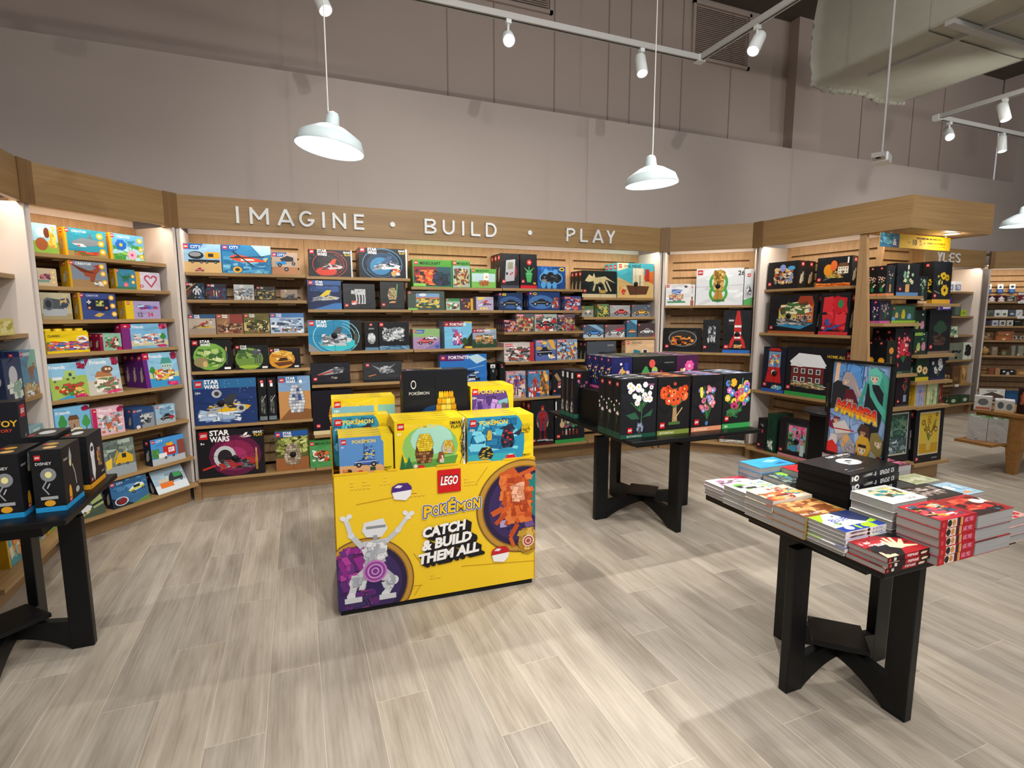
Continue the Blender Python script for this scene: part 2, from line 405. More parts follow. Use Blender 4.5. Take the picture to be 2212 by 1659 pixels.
    def o_wkr(s, a, f):
        x, y, w, h = f[:4]; c = a[4]
        s.rect(x+w*.2, y+h*.56, w*.62, h*.34, c); s.rect(x, y+h*.6, w*.18, h*.22, c)
        for u in (.28, .44, .62, .76): s.line(x+w*u, y+h*.58, x+w*(u+.03), y+h*.3, w*.08, c); s.line(x+w*(u+.03), y+h*.3, x+w*u, y, w*.08, c); s.rect(x+w*(u-.06), y, w*.12, h*.06, c)
        rr = random.Random(int(x+w)); s.bricks(x+w*.2, y+h*.56, w*.62, h*.34, 14, ['8a8f95', 'e8eaec', '6a6f75', c], rr, .13)
    def o_bot(s, a, f):
        x, y, w, h = f[:4]; c = a[4].split(',')
        s.rect(x+w*.38, y+h*.82, w*.24, h*.16, c[0]); s.rect(x+w*.44, y+h*.86, w*.12, h*.05, c[1]); s.poly([(x+w*.24, y+h*.8), (x+w*.76, y+h*.8), (x+w*.66, y+h*.46), (x+w*.34, y+h*.46)], c[0])
        for q in (-1, 1):
            m = x+w/2; s.line(m+q*w*.26, y+h*.77, m+q*w*.44, y+h*.5, w*.13, c[0]); s.line(m+q*w*.44, y+h*.5, m+q*w*.36, y+h*.36, w*.1, c[1]); s.line(m+q*w*.12, y+h*.48, m+q*w*.18, y+h*.24, w*.17, c[0]); s.line(m+q*w*.18, y+h*.24, m+q*w*.2, y+h*.03, w*.15, c[2]); s.rect(m+q*w*.2-w*.1, y, w*.2, h*.05, c[0])
        rr = random.Random(int(x+h)); s.bricks(x+w*.3, y+h*.48, w*.4, h*.3, 12, c, rr, .14)
    def o_fig(s, a, f):
        x, y, w, h, n = f[:5]; n = int(n); rr = random.Random(int(x*3+y+w))
        for i in range(n):
            cx = x+w*(i+.5)/n; u = min(w/n, 14)*.5; c = rr.choice(('3a4a70', '8a3a30', '50544c', 'd8d4c8', '6a5a40', '2c2e33', 'b08838'))
            s.rect(cx-u*.4, y, u*.34, h*.36, c); s.rect(cx+u*.06, y, u*.34, h*.36, c); s.poly([(cx-u*.55, y+h*.36), (cx+u*.55, y+h*.36), (cx+u*.34, y+h*.72), (cx-u*.34, y+h*.72)], c)
            s.ell(cx, y+h*.84, u*.34, h*.13, rr.choice(('e8c070', 'd8a880', 'e8e8e8', '3a3a3c')), 8)
    def bricks(s, x, y, w, h, n, cols, rr, sz):
        for i in range(n):
            bw = w*sz*rr.uniform(.5, 1.6); bh = h*sz*rr.uniform(.5, 1.5); cx = x+bw/2+rr.random()*max(.1, w-bw); cy = y+bh/2+rr.random()*max(.1, h-bh); a = rr.uniform(-.35, .35)
            q = lambda g: [(cx+u*g*bw/2*math.cos(a)-v*g*bh/2*math.sin(a), cy+u*g*bw/2*math.sin(a)+v*g*bh/2*math.cos(a)) for u, v in ((-1, -1), (1, -1), (1, 1), (-1, 1))]
            c = rr.choice(cols)
            if s.W*s.H > .03 and n < 90 and i % 2: d = lin(c); s.poly(q(1.16), tuple(x*.4 for x in d)); c = tuple(min(1, x*1.12) for x in d)
            s.poly(q(1), c)
    def o_k(s, a, f):
        n = int(f[4]*1.7); s.bricks(f[0], f[1], f[2], f[3], n, a[5].split(','), random.Random(int(a[6])), min(.4, 1.35/math.sqrt(n)))
    def o_z(s, a, f):
        x, y, w, h, n = f[0], f[1], f[2], f[3], int(f[5]); rr = random.Random(n*31+int(x)); u = w/n
        for i in range(n):
            if rr.random() < .12: continue
            X = x+u*i; b = u*.26
            s.rect(X, y, b, h, a[4])
            for q in rr.sample((0, .4, .8), 2): s.rect(X, y+h*q, u*.78, h*.2, a[4])
            if rr.random() < .6: s.rect(X+u*.52, y+h*rr.choice((0, .4)), b, h*.6, a[4])
    def o_pile(s, a, f):
        x, y, w, h = f[:4]; c = a[4].split(','); rr = random.Random(int(a[5])); rows = 9
        for j in range(rows):
            t = j/rows; ww = w*(1-.75*abs(t-.35)**1.3*1.25); xx = x+(w-ww)/2
            n = max(2, int(ww/w*6))
            s.rect(xx-.3, y+h*t-.3, ww+.4, h/rows+.6, '2a2622')
            for i in range(n):
                cc = rr.choice(c); bx = xx+ww*i/n; s.rect(bx, y+h*t, ww/n*.94, h/rows*.92, cc); d = lin(cc); s.rect(bx, y+h*t, ww/n*.94, h/rows*.22, tuple(v*.62 for v in d))
                for e in (.12, .56): s.rect(bx+ww/n*e, y+h*(t+.92/rows), ww/n*.26, h/rows*.2, tuple(min(1, v*1.15) for v in d))
    def o_st(s, a, f):
        rr = random.Random(int(f[1]))
        for i in range(int(f[0])): s.circ(rr.uniform(4, 96), rr.uniform(10, 96), .5, 'ffffff', 5)

def side_col(spec):
    c = None
    for t in spec.split(';'):
        a = t.split()
        if a and a[0] == 's': return a[1]
        if a and a[0] == 'b' and c is None: c = a[1]
    return c
SPIDER = []
def toy_box_mesh(w, d, h, spec, spine=None, top=None):
    """carton with printed front (y=0 side); spine art on both ends"""
    mb = MB(); sc = side_col(spec)
    if ';X' in spec:                                            # brick shaped tub
        mb.prism([(0, 0), (w, 0), (w, h*.86), (0, h*.86)], 0, d, 'y', sc)
        mb.box(.004, .004, h*.86, w-.004, d-.004, h*.93, 'e0c020')
        for i in range(4):
            for j in range(2): mb.lathe([(.022, 0), (.022, .016), (.0, .016)], 14, (w*(i+.5)/4, d*(j+.5)/2, h*.93), 'ecca28')
        h = h*.86
    else: mb.box(0, 0, 0, w, d, h, sc)
    F = Face(mb, (0, 0, 0), (1, 0, 0), (0, 0, 1), w, h); F.draw(spec)
    for o, ux in (((0, d, 0), (0, -1, 0)), ((w, 0, 0), (0, 1, 0))):
        S = Face(mb, o, ux, (0, 0, 1), d, h)
        if spine: S.draw(spine)
        elif ';X' not in spec:
            z = min(d/h*55, 14); S.logo(50-z*h/d/2, 95-z, z); S.rect(30, 20, 40, 40, 'ffffff' if False else sc); S.draw('k 25 18 50 44 10 9a9a9a,c8b890,5a5a60,%s 5' % sc)
    if top:
        T = Face(mb, (0, 0, h), (1, 0, 0), (0, 1, 0), w, d); T.draw(top)
    me = mb.mesh('toy_box', M_CARD)
    return me, F.tag
def spider(parent, w, h, t):
    """black security wrap hub and its wires, strapped on the front of a box"""
    mb = MB(); cx, cz = w*t[0]/100, h*t[1]/100; r = .026
    M = Matrix.Rotation(math.pi/2, 3, 'X')
    mb.lathe([(0, .016), (r*.6, .016), (r, .008), (r, .0012), (0, .0012)], 12, (cx, 0, cz), '0d0e10', M=M)
    o = mb.build('security_tag', M_MATT, parent)
    for a, b in (((0, h*.5), (cx, cz)), ((w, h*.55), (cx, cz)), ((cx*1.02, 0), (cx, cz)), ((cx*.98, h), (cx, cz))):
        mw_ = MB(); mw_.tube((a[0], -.0025, a[1]), (b[0], -.0025, b[1]), .0008, 5, '2a2a2c'); mw_.build('wire', M_MATT, o); o['label'] = 'black round security tag'
def put_box(name, w, d, h, spec, loc, rz, label, n=0, dirv=None, grp=None, tilt=0, spine=None, top=None, cat='toy box', short=None):
    me, tg = toy_box_mesh(w, d, h, spec, spine, top)
    o = bpy.data.objects.new(name, me); COL.objects.link(o); o.location = loc; o.rotation_euler = (-tilt, 0, rz)
    tag(o, label, cat, grp)
    if tg: spider(o, w, h, tg)
    v = dirv or (-math.sin(rz), math.cos(rz))
    for k in range(n):
        s = (d+.004)*(k+1)
        c = o.copy(); COL.objects.link(c); c.location = (loc[0]+v[0]*s, loc[1]+v[1]*s, loc[2]+tilt*0)
        c['label'] = '%s copy behind the %s' % (['first', 'second', 'third', 'fourth', 'fifth', 'sixth'][k], (short or label).split(',')[0]); c['group'] = 'copies of the '+(short or label)
    if n: o['group'] = 'copies of the '+(short or label)
    return o
# ---------------------------------------------------------------- room shell
def struct(name, mb, mat, **k): return tag(mb.build(name, mat, **k), kind='structure')
m = MB(); m.box(-3.2, -4, -.1, 14, 7, 0); struct('floor', m, FLOOR)
XE = 10.86
m = MB(); m.box(-3.2, 5.33, 0, XE, 5.60, 3.59); m.box(XE, 5.33, 0, 14, 5.60, 5.3)
m.box(3.018, 5.325, 2.3, 3.026, 5.33, 3.59, 'ffffff', 1); m.box(.42, 5.327, 2.3, .424, 5.33, 2.75, 'ffffff', 1)
struct('wall_back', m, [WALL, WALLU])
m = MB(); m.box(-3.2, 5.62, 3.4, XE, 5.8, 5.3); m.box(6.15, 5.47, 3.5, 6.66, 5.62, 5.3)
struct('wall_back_upper', m, WALLU)
m = MB()
for x in (1.55, 2.05, 2.75, 3.43, 3.72, 4.15, 4.45, 5.2, 7.6, 8.7, 9.4): m.box(x, 5.612, 3.5, x+.012, 5.62, 5.2)
struct('trim_1', m, SEAM)
m = MB(); m.box(-3.2, -4, 0, -3.0, 7, 5.3); struct('wall_left', m, WALL)
m = MB(); m.box(13.8, -4, 0, 14, 7, 5.3); struct('wall_right', m, WALL)
m = MB(); m.box(-3.2, -4, 5.25, 14, 7, 5.4); struct('ceiling', m, CEIL)
# louvre vents high on the upper wall
def vent(x0, x1, z0, z1, label):
    t = empty('wall_vent', (x0, 5.618, z0), 0, label, 'vent'); w, h = x1-x0, z1-z0
    m = MB()
    for a in ((0, 0, w, .035), (0, h-.035, w, h), (0, 0, .035, h), (w-.035, 0, w, h)): m.box(a[0], -.03, a[1], a[2], .0, a[3])
    m.build('frame', WALLU, t)
    m = MB()
    for i in range(int(h/.022)-4): z = .06+i*.022; m.add([(.05, 0, z+.012), (w-.05, 0, z+.012), (w-.05, -.02, z), (.05, -.02, z)], [(0, 1, 2, 3)]); m.box(.05, -.022, z-.003, w-.05, -.02, z)
    m.build('louvre_slats', WALLU, t)
vent(4.58, 5.48, 4.55, 5.2, 'large louvred return vent right of the lit track spotlights')
vent(1.75, 2.72, 4.68, 5.2, 'louvred vent at top edge above the glaring spotlight')

# ---------------------------------------------------------------- shelving system
FR = {'W': ((-.79, 4.86), 0), 'B': ((-1.43, 4.17), 47.4), 'A': ((-1.455, 2.3), 90), 'C': ((3.72, 4.815), -43.3), 'D': ((4.325, 4.155), -85.5), 'E': ((4.45, 3.0), 0), 'F': ((9.60, 4.86), -35)}
vf = lambda z: -.085+.093*z          # the shelves step out towards the floor
vb = lambda z: .205+.09*z
def at(fr, u, v, z):
    (ox, oy), t = FR[fr]; t = math.radians(t); c, s = math.cos(t), math.sin(t)
    return (ox+c*u-s*v, oy+s*u+c*v, z)
rot = lambda fr: math.radians(FR[fr][1])
SHP = {'W1': [1.83, 1.615, 1.34, 1.047, .612, .185], 'W2': [1.82, 1.54, 1.18, .896, .465, .185], 'W3': [1.747, 1.536, 1.177, .85, .5, .185], 'W4': [1.75, 1.535, 1.326, 1.031, .672, .182], 'W5': [1.67, 1.466, 1.25, .96, .6, .182],
      'B': [1.884, 1.678, 1.466, 1.252, .958, .68, .384, .166], 'C': [1.588, 1.09, .6, .143], 'D': [1.74, 1.31, .73, .14], 'A': [1.735, 1.387, 1.02, .6, .166]}
W_ = .8907
BAY = {'W1': ('W', 0, W_), 'W2': ('W', W_, W_), 'W3': ('W', 2*W_, W_), 'W4': ('W', 3*W_, W_), 'W5': ('W', 4*W_, W_), 'B': ('B', -.022, .905), 'C': ('C', -.02, .89), 'D': ('D', 0.02, .93), 'A': ('A', .91, .89)}
BAYN = {'W1': 'first back-wall bay', 'W2': 'second back-wall bay', 'W3': 'middle back-wall bay', 'W4': 'fourth back-wall bay', 'W5': 'last back-wall bay', 'B': 'left angled bay', 'C': 'right angled bay', 'D': 'bay beside wooden column', 'A': 'bay at left picture edge'}
def slat_panel(m, u0, w, z0=.2, z1=2.163, pitch=.085, gap=.02):
    """slotted back panel: boards with rounded slots, leaning like the shelves"""
    sh = lambda p: (p[0], p[1]+vb(p[2]), p[2])
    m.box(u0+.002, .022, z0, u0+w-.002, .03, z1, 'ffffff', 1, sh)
    z = z1; first = True; e = .055; r = gap/2
    while z > z0+.02:
        h = pitch-gap if not first else .085
        b = max(z0, z-h); m.box(u0+.001, 0, b, u0+w-.001, .022, z, 'ffffff', 0, sh)
        if b-gap > z0:
            for s in (0, 1):
                pts = [(0, b), (0, b-gap), (e, b-gap)]+[(e-r*math.cos(a), b-r-r*math.sin(a)) for a in [math.pi/2-math.pi*k/6 for k in range(1, 6)]]+[(e, b)]
                pts = [(u0+.001+p[0] if s == 0 else u0+w-.001-p[0], p[1]) for p in pts]
                n = len(pts); m.add([sh((p[0], 0, p[1])) for p in pts]+[sh((p[0], .022, p[1])) for p in pts], [list(range(n)) if s else list(range(n))[::-1]]+[(i, (i+1) % n, n+(i+1) % n, n+i) for i in range(n)])
        z = b-gap; first = False
def bay(key, label):
    fr, u0, w = BAY[key]; t = empty('shelving_bay', at(fr, u0, 0, 0), rot(fr), label, 'shelving')
    m = MB(); slat_panel(m, 0, w); m.build('back_panel', [OAK_V, DARK], t)
    for z in SHP[key]:
        m = MB(); f, b = vf(z), vb(z)-.003
        m.prism([(f, z), (f, z-.024), (f+.012, z-.028), (b, z-.028), (b, z)], .004, w-.004, 'x')
        if z > .3:
            for x in (.16, .66): m.box(x, f+.03, z-.04, x+.14, b, z-.028, 'ffffff', 1)
        m.build('shelf', [OAK_H, OAK_T], t)
    m = MB(); m.box(0, .03, 0, w, .06, SHP[key][-1]-.03); m.build('kick_plate', OAK_F, t)
    return t
for k, l in (('W1', 'leftmost oak shelving bay of the back wall'), ('W2', 'second oak shelving bay of the back wall'), ('W3', 'middle oak shelving bay of the back wall'), ('W4', 'fourth oak shelving bay of the back wall'), ('W5', 'rightmost oak shelving bay of the back wall'),
             ('B', 'angled oak shelving bay left of the back wall'), ('C', 'angled oak shelving bay right of the back wall'), ('D', 'oak shelving bay beside the wooden column'), ('A', 'oak shelving bay cut off at left picture edge')): bay(k, l)
# white end panels between the bays
def upright(fr, u, label, t=.022, foot=True, vback=.46):
    e = empty('partition', at(fr, u, 0, 0), rot(fr), label, 'partition')
    m = MB(); m.box(-t, 0, .16, 0, vback, 2.157); m.build('board', WHITE_P, e)
    if foot: m = MB(); m.box(-t-.018, -.02, 0, .012, .2, .158); m.build('foot_block', OAK_F, e)
    return e
upright('W', 0, 'white end panel at left end of the back wall'); upright('W', 4.456+.022, 'white end panel at right end of the back wall')
upright('B', -.022, 'white end panel at left side of the left angled bay', foot=False); upright('B', .907, 'white end panel at right side of the left angled bay', foot=False)
upright('A', .91, 'white end panel at the open end of the bay at left picture edge', foot=False); upright('A', 1.822, 'white end panel closing the bay at left picture edge', foot=False); upright('C', -.02, 'white end panel at left side of the right angled bay', foot=False)
upright('C', .894, 'white end panel at right side of the right angled bay', foot=False); upright('D', .02, 'white end panel left of the bay beside the column')
# headers
def header(fr, u0, u1, label, name='header_board', ws=None, trims=()):
    t = empty(name, at(fr, u0, 0, 2.157), rot(fr), label, 'header'); w = u1-u0
    m = MB(); m.box(0, 0, 0, w, .03, .247); m.build('fascia', OAK_HD, t)
    w = ws or w
    m = MB(); m.box(0, .03, .055, w, .46, .07); m.box(0, .402, .008, w, .46, .055); m.box(0, .03, .225, w, .46, .247); m.build('soffit', WHITE_P, t)
    m = MB(); m.box(.01, .06, .045, w-.01, .085, .055); m.build('light_strip', LED, t)
    n = max(1, round(w/.9))
    for i in range(n):
        l = lamp('strip_lamp', 'AREA', at(fr, u0+w*(i+.5)/n, .06, 2.2), STRIP*w/n, (1, .89, .74), at(fr, u0+w*(i+.5)/n, .30, 1.0), shape='RECTANGLE', size=w/n*.95, size_y=.03)
    for x in trims: m = MB(); m.box(x-.028, -.012, -.002, x+.028, .03, .249); m.build('trim_strip', OAK_T, t)
    return t
STRIP = 5.0
hw = header('W', -.005, 4.46, 'long oak header board with white raised words', 'sign_header')
header('B', -.02, .87, 'oak header over the left angled bay'); header('A', .88, 1.83, 'oak header over the bay at left picture edge')
header('C', -.01, .86, 'oak header over the right angled bay'); header('D', -.01, 1.36, 'oak header running out to the end display', ws=.955)
# raised sign letters (drawn as plain strokes in the sign's thin capitals)
def letter(ch, x0, x1, z0, z1, parent, t=.02, dep=.014, y=-.002):
    w, h = x1-x0, z1-z0; m = MB(); a = t/2; e = [0]
    def st(p, q):
        p = Vector(p); q = Vector(q); d = (q-p).normalized(); n = Vector((-d[1], d[0]))*a
        e[0] += .0005; m.prism([tuple(p+n), tuple(p-n), tuple(q-n), tuple(q+n)][::-1], y-dep-e[0], y-.0002*e[0]/.0005, 'y')
    def arc(cx, cz, rx, rz, a0, a1, n=14):
        p = []
        for k in range(n+1):
            b = math.radians(a0+(a1-a0)*k/n); p.append((cx+(rx)*math.cos(b), cz+(rz)*math.sin(b), cx+(rx-t)*math.cos(b), cz+(rz-t)*math.sin(b)))
        e[0] += .0005
        for i in range(n):
            A, B = p[i], p[i+1]; m.prism([(A[0], A[1]), (A[2], A[3]), (B[2], B[3]), (B[0], B[1])], y-dep-e[0], y-.0002*e[0]/.0005, 'y')
    L, R, B_, T = a, w-a, a, h-a
    S = {'I': [((w/2, 0), (w/2, h))], 'M': [((L, 0), (L, h)), ((R, 0), (R, h)), ((L, T), (w/2, h*.3)), ((R, T), (w/2, h*.3))], 'A': [((a, 0), (w/2, h)), ((w-a, 0), (w/2, h)), ((w*.2, h*.28), (w*.8, h*.28))],
         'N': [((L, 0), (L, h)), ((R, 0), (R, h)), ((L, T), (R, B_))], 'E': [((L, 0), (L, h)), ((0, B_), (w, B_)), ((0, h/2), (w*.9, h/2)), ((0, T), (w, T))], 'L': [((L, 0), (L, h)), ((0, B_), (w, B_))], 'Y': [((a, h), (w/2, h*.45)), ((w-a, h), (w/2, h*.45)), ((w/2, 0), (w/2, h*.48))]}.get(ch, [])
    for p, q in S: st(p, q)
    if ch == 'G': arc(w/2, h/2, w/2, h/2, 45, 360); st((w*.55, h/2-a), (w, h/2-a))
    if ch == 'B': st((L, 0), (L, h)); [st((0, q), (w*.55, q)) for q in (B_, h/2, T)]; arc(w*.55, h*.76, w*.4, h*.24+a*.3, -90, 90, 8); arc(w*.55, h*.26, w*.45, h*.26, -90, 90, 8)
    if ch == 'D': st((L, 0), (L, h)); st((0, B_), (w*.42, B_)); st((0, T), (w*.42, T)); arc(w*.42, h/2, w*.58, h/2, -90, 90)
    if ch == 'U': st((L, h*.4), (L, h)); st((R, h*.4), (R, h)); arc(w/2, w/2, w/2, w/2, 180, 360)
    if ch == 'P': st((L, 0), (L, h)); [st((0, q), (w*.5, q)) for q in (h*.45, T)]; arc(w*.5, h*.72+a*.2, w*.5, h*.28, -90, 90, 8)
    if ch == 'S': arc(w/2, h*.745, w/2, h*.255, 20, 270, 12); arc(w/2, h*.255, w/2, h*.255, -160, 90, 12)
    if ch == '.': m.prism([(w/2+w/2*math.cos(k*math.pi/10), h/2+h/2*math.sin(k*math.pi/10)) for k in range(20)], y-dep, y, 'y')
    o = m.build('letter' if ch != '.' else 'dot', LETTER, parent, (x0, 0, z0)); return o
SIGN = [('I', -.394, -.372), ('M', -.296, -.158), ('A', -.098, .034), ('G', .068, .186), ('I', .247, .268), ('N', .329, .437), ('E', .501, .585), ('B', 1.107, 1.215), ('U', 1.272, 1.383), ('I', 1.455, 1.473), ('L', 1.54, 1.63), ('D', 1.682, 1.79), ('P', 2.525, 2.622), ('L', 2.68, 2.768), ('A', 2.82, 2.95), ('Y', 2.982, 3.085)]
def corner(hd, p, q, back, z0=2.154, z1=2.407):
    hl = hd.location; c, s_ = math.cos(-hd.rotation_euler[2]), math.sin(-hd.rotation_euler[2]); m = MB()
    f = lambda P: ((P[0]-hl[0])*c-(P[1]-hl[1])*s_, (P[0]-hl[0])*s_+(P[1]-hl[1])*c)
    m.prism([f(p), f(q), f(back)], z0-hl[2], z1-hl[2]); m.build('corner_post', OAK_T, hd)
HD = {o.name: o for o in bpy.data.objects if o.name.startswith(('sign_header', 'header_board'))}
def jn(h, fa, ua, fb, ub): a, b = at(fa, ua, -.006, 0), at(fb, ub, -.006, 0); n = Vector((a[1]-b[1], b[0]-a[0], 0)).normalized(); corner(h, a, b, ((a[0]+b[0])/2+n[0]*.12, (a[1]+b[1])/2+n[1]*.12))
jn(hw, 'B', .83, 'W', -.0); jn(HD['header_board'], 'A', 1.77, 'B', .01); jn(hw, 'W', 4.45, 'C', .025); jn(HD['header_board.002'], 'C', .83, 'D', .03)
for ch, a, b in SIGN: letter(ch, a+.795, b+.795, .055, .183, hw)
for x in (.826, 2.132): letter('.', x-.022+.795, x+.022+.795, .094, .138, hw)

# ---------------------------------------------------------------- end display with the wooden column
e = empty('end_display_unit', at('E', 0, 0, 0), 0, 'oak end display unit with staggered shelves beyond the sign', 'shelving')
m = MB(); slat_panel(m, .40, .585); m.build('back_panel', [OAK_V, DARK], e)
m = MB(); m.prism([(.19, 0), (vf(0)+.02, 0), (vf(.7)+.02, .7), (vf(2.155)+.02, 2.155), (.19, 2.155)], -.032, .0, 'x'); m.build('side_panel', OAK_V, e)
m = MB(); m.prism([(.46, 0), (vf(0)+.2, 0), (vf(2.155)+.2, 2.155), (.46, 2.155)], .99, 1.02, 'x'); m.build('side_panel', OAK_V, e)
for z, a, b in ((1.645, .0, .47), (1.42, .0, .47), (.99, .0, .49), (.70, .0, .52), (.2, .0, .56), (1.585, .475, .985), (1.145, .475, .985), (.913, .495, .985), (.69, .525, .985), (.17, .565, 1.06)):
    m = MB(); m.box(a+.002, -.05, z-.026, b-.002, .185 if a < .1 else vb(z)-.004, z); m.build('shelf', OAK_H, e)
m = MB(); m.box(0, .0, 0, .985, .03, .14); m.build('kick_plate', OAK_F, e)
# canopy over the end display
c = empty('end_canopy', (4.45, 2.8, 2.157), 0, 'deep oak canopy jutting over the end display', 'canopy')
m = MB(); m.box(0, 0, 0, 1.03, .025, .247); m.box(1.005, .025, 0, 1.03, .62, .247); m.build('fascia', OAK_HD, c)
m = MB(); m.box(.012, .025, .0, 1.005, .38, .02); m.build('soffit', OAK_V, c)
m = MB(); m.box(.012, .025, .225, 1.005, .38, .247); m.build('top_board', OAK_H, c)
m = MB(); m.lathe([(.05, .0), (.062, 0), (.062, -.006), (.05, -.006)], 24, (.64, .085, 0)); m.build('downlight_trim', WHITE_M, c)
m = MB(); m.lathe([(0, -.002), (.05, -.002)], 24, (.64, .085, 0)); m.build('downlight_lens', LENS, c)
lamp('downlight_lamp', 'POINT', (5.09, 2.88, 2.08), 2.2, (1, .88, .7), shadow_soft_size=.045)
lamp('strip_lamp', 'AREA', (4.95, 3.12, 2.145), 3, (1, .84, .6), (4.95, 3.3, 1), shape='RECTANGLE', size=.8, size_y=.03)
# hanging yellow member sign
t = empty('hanging_sign', (4.392, 3.0, 2.036), 0, 'yellow hanging member offer sign under the canopy', 'sign')
m = MB(); m.box(0, 0, 0, .90, .004, .11, 'f6c820'); F = Face(m, (0, 0, 0), (1, 0, 0), (0, 0, 1), .90, .11)
F.rect(0, 0, 26, 100, '3a7aa0'); F.draw('k 0 20 22 80 60 5ab0c8,2c5a88,88c8d0,4a90b0 301'); F.poly([(18, 0), (26, 0), (26, 60), (16, 30)], '3a4470'); F.text('&', 17, 14, 50, 'ffffff', .02)
F.text('PREMIUM MEMBERS', 50, 70, 14, '4a3a14', .02, 0, 36); F.text('Earn', 38, 38, 14, '4a3c18', 0, .3); F.text('10', 45, 24, 42, '3a3018', .02); F.text('%', 54.5, 46, 20, '3a3018'); F.text('OFF', 54.5, 26, 12, '3a3018', .01); F.text('and', 60, 38, 14, '4a3c18', 0, .3); F.text('EARN REWARDS', 66, 38, 16, '3a2c10', .02, 0, 26); F.text('10 STAMPS = $5 REWARD', 66, 18, 9, '5a4a20', 0, 0, 26)
m.build('printed_panel', M_MATT, t)
m = MB(); [m.box(x, .0, .11, x+.02, .003, .121) for x in (.12, .82)]; m.build('hanger', WHITE_M, t)

# ---------------------------------------------------------------- far wall beyond (same run of wall, further right)
def far_bay(fr, u0, w, zs, label):
    t = empty('shelving_bay', at(fr, u0, 0, 0), rot(fr), label, 'shelving'); m = MB(); slat_panel(m, 0, w); m.build('back_panel', [OAK_V, DARK], t)
    for z in zs:
        m = MB(); m.box(.004, vf(z), z-.026, w-.004, vb(z)-.003, z); m.build('shelf', OAK_H, t)
    m = MB(); m.box(0, .03, 0, w, .06, zs[-1]-.03); m.build('kick_plate', OAK_F, t)
FZ1 = [1.818, 1.461, 1.183, .82, .464, .175]; FZ2 = [1.676, 1.452, 1.313, 1.10, .873, .585, .10]
far_bay('W', 8.40, .89, FZ1, 'far oak shelving bay just visible behind the flower display'); far_bay('W', 9.29, .89, FZ1, 'far oak shelving bay of boxed puzzles right of the flower display'); far_bay('F', 0, .89, FZ2, 'far angled shelving bay at the right picture edge')
upright('W', 10.206, 'white end panel of the far puzzle shelves'); upright('F', 0, 'white end panel beside the far angled bay', foot=False)
hf = header('W', 8.40, 10.22, 'far oak header with the end of a white word', 'sign_header'); header('F', -.02, .92, 'far oak header at the right picture edge', trims=(.02,))
for ch, a, b in (('Y', .69, .79), ('L', .82, .90), ('E', .96, 1.06), ('S', 1.10, 1.20)): letter(ch, a, b, .055, .183, hf, .017)
# ---------------------------------------------------------------- hanging lamps and tracks
def pendant(x, y, z, tilt, label):
    t = empty('pendant_lamp', (x, y, z), 0, label, 'lamp', 'white barn pendants over the floor')
    m = MB(); m.lathe([(.19, 0), (.193, .004), (.17, .062), (.15, .075), (.09, .112), (.05, .128)], 40); m.lathe([(.046, .126), (.088, .108), (.148, .07), (.166, .06), (.186, .004), (.19, 0)], 40)
    sd = m.build('shade', ENAMEL, t); sd.rotation_euler = tilt
    m = MB(); m.lathe([(.041, .12), (.034, .185), (.026, .2), (.01, .207)], 20); m.build('socket_cap', ENAMEL, t).rotation_euler = tilt
    m = MB(); m.lathe([(.002, -.004), (.022, .002), (.036, .018), (.041, .038), (.034, .066), (.016, .1), (.013, .128)], 20); m.build('bulb', BULB, t).rotation_euler = tilt
    m = MB(); m.tube((0, 0, .205), (0, 0, 5.25-z), .004, 8); m.build('cord', CORD, t)
    lamp('pendant_bulb_lamp', 'POINT', (x, y, z-.012), 3, (.88, .98, 1), shadow_soft_size=.035)
    return t
pendant(.23, 3.37, 2.435, (0, math.radians(8), 0), 'white pendant lamp hanging on the left, above the yellow stand')
pendant(2.48, 3.42, 2.44, (0, math.radians(-4), 0), 'white pendant lamp hanging on the right, above the black flower table')
pendant(7.36, 3.49, 2.44, (0, 0, 0), 'white pendant lamp cut by the right picture edge')
def rail(pts, label):
    t = empty('track_rail', pts[0], 0, label, 'light track'); m = MB(); m2 = MB()
    o = Vector(pts[0])
    for p, q in zip(pts[:-1], pts[1:]):
        a, b = Vector(p)-o, Vector(q)-o
        x0, x1 = min(a.x, b.x)-.024, max(a.x, b.x)+.024; y0, y1 = min(a.y, b.y)-.024, max(a.y, b.y)+.024
        m.box(x0, y0, 0, x1, y1, .045)
        if x1-x0 > y1-y0: m2.box(x0+.04, -.006+a.y, -.002, x1-.04, .006+a.y, .001)
        else: m2.box(-.006+a.x, y0+.04, -.002, .006+a.x, y1-.04, .001)
    m.build('channel', GREY_M, t); m2.build('slot', BLACK, t)
    m = MB()
    for p in pts[1:-1]: q = Vector(p)-o; m.box(q.x-.035, q.y-.035, -.012, q.x+.035, q.y+.035, .045)
    m.build('corner_joint', WHITE_M, t)
    m = MB()
    for p, q in zip(pts[:-1], pts[1:]):
        c = (Vector(p)+Vector(q))/2-o; m.tube((c.x, c.y, .03), (c.x, c.y, 5.25-pts[0][2]), .003, 6)
    m.build('suspension_wire', CORD, t)
rail([(-2.6, 4.06, 3.7), (3.41, 4.06, 3.7), (3.41, 0, 3.7)], 'white light track with a corner above the shop floor')
rail([(6.92, .5, 3.7), (6.92, 4.19, 3.7), (10.5, 4.19, 3.7)], 'white light track with a corner at upper right picture edge')
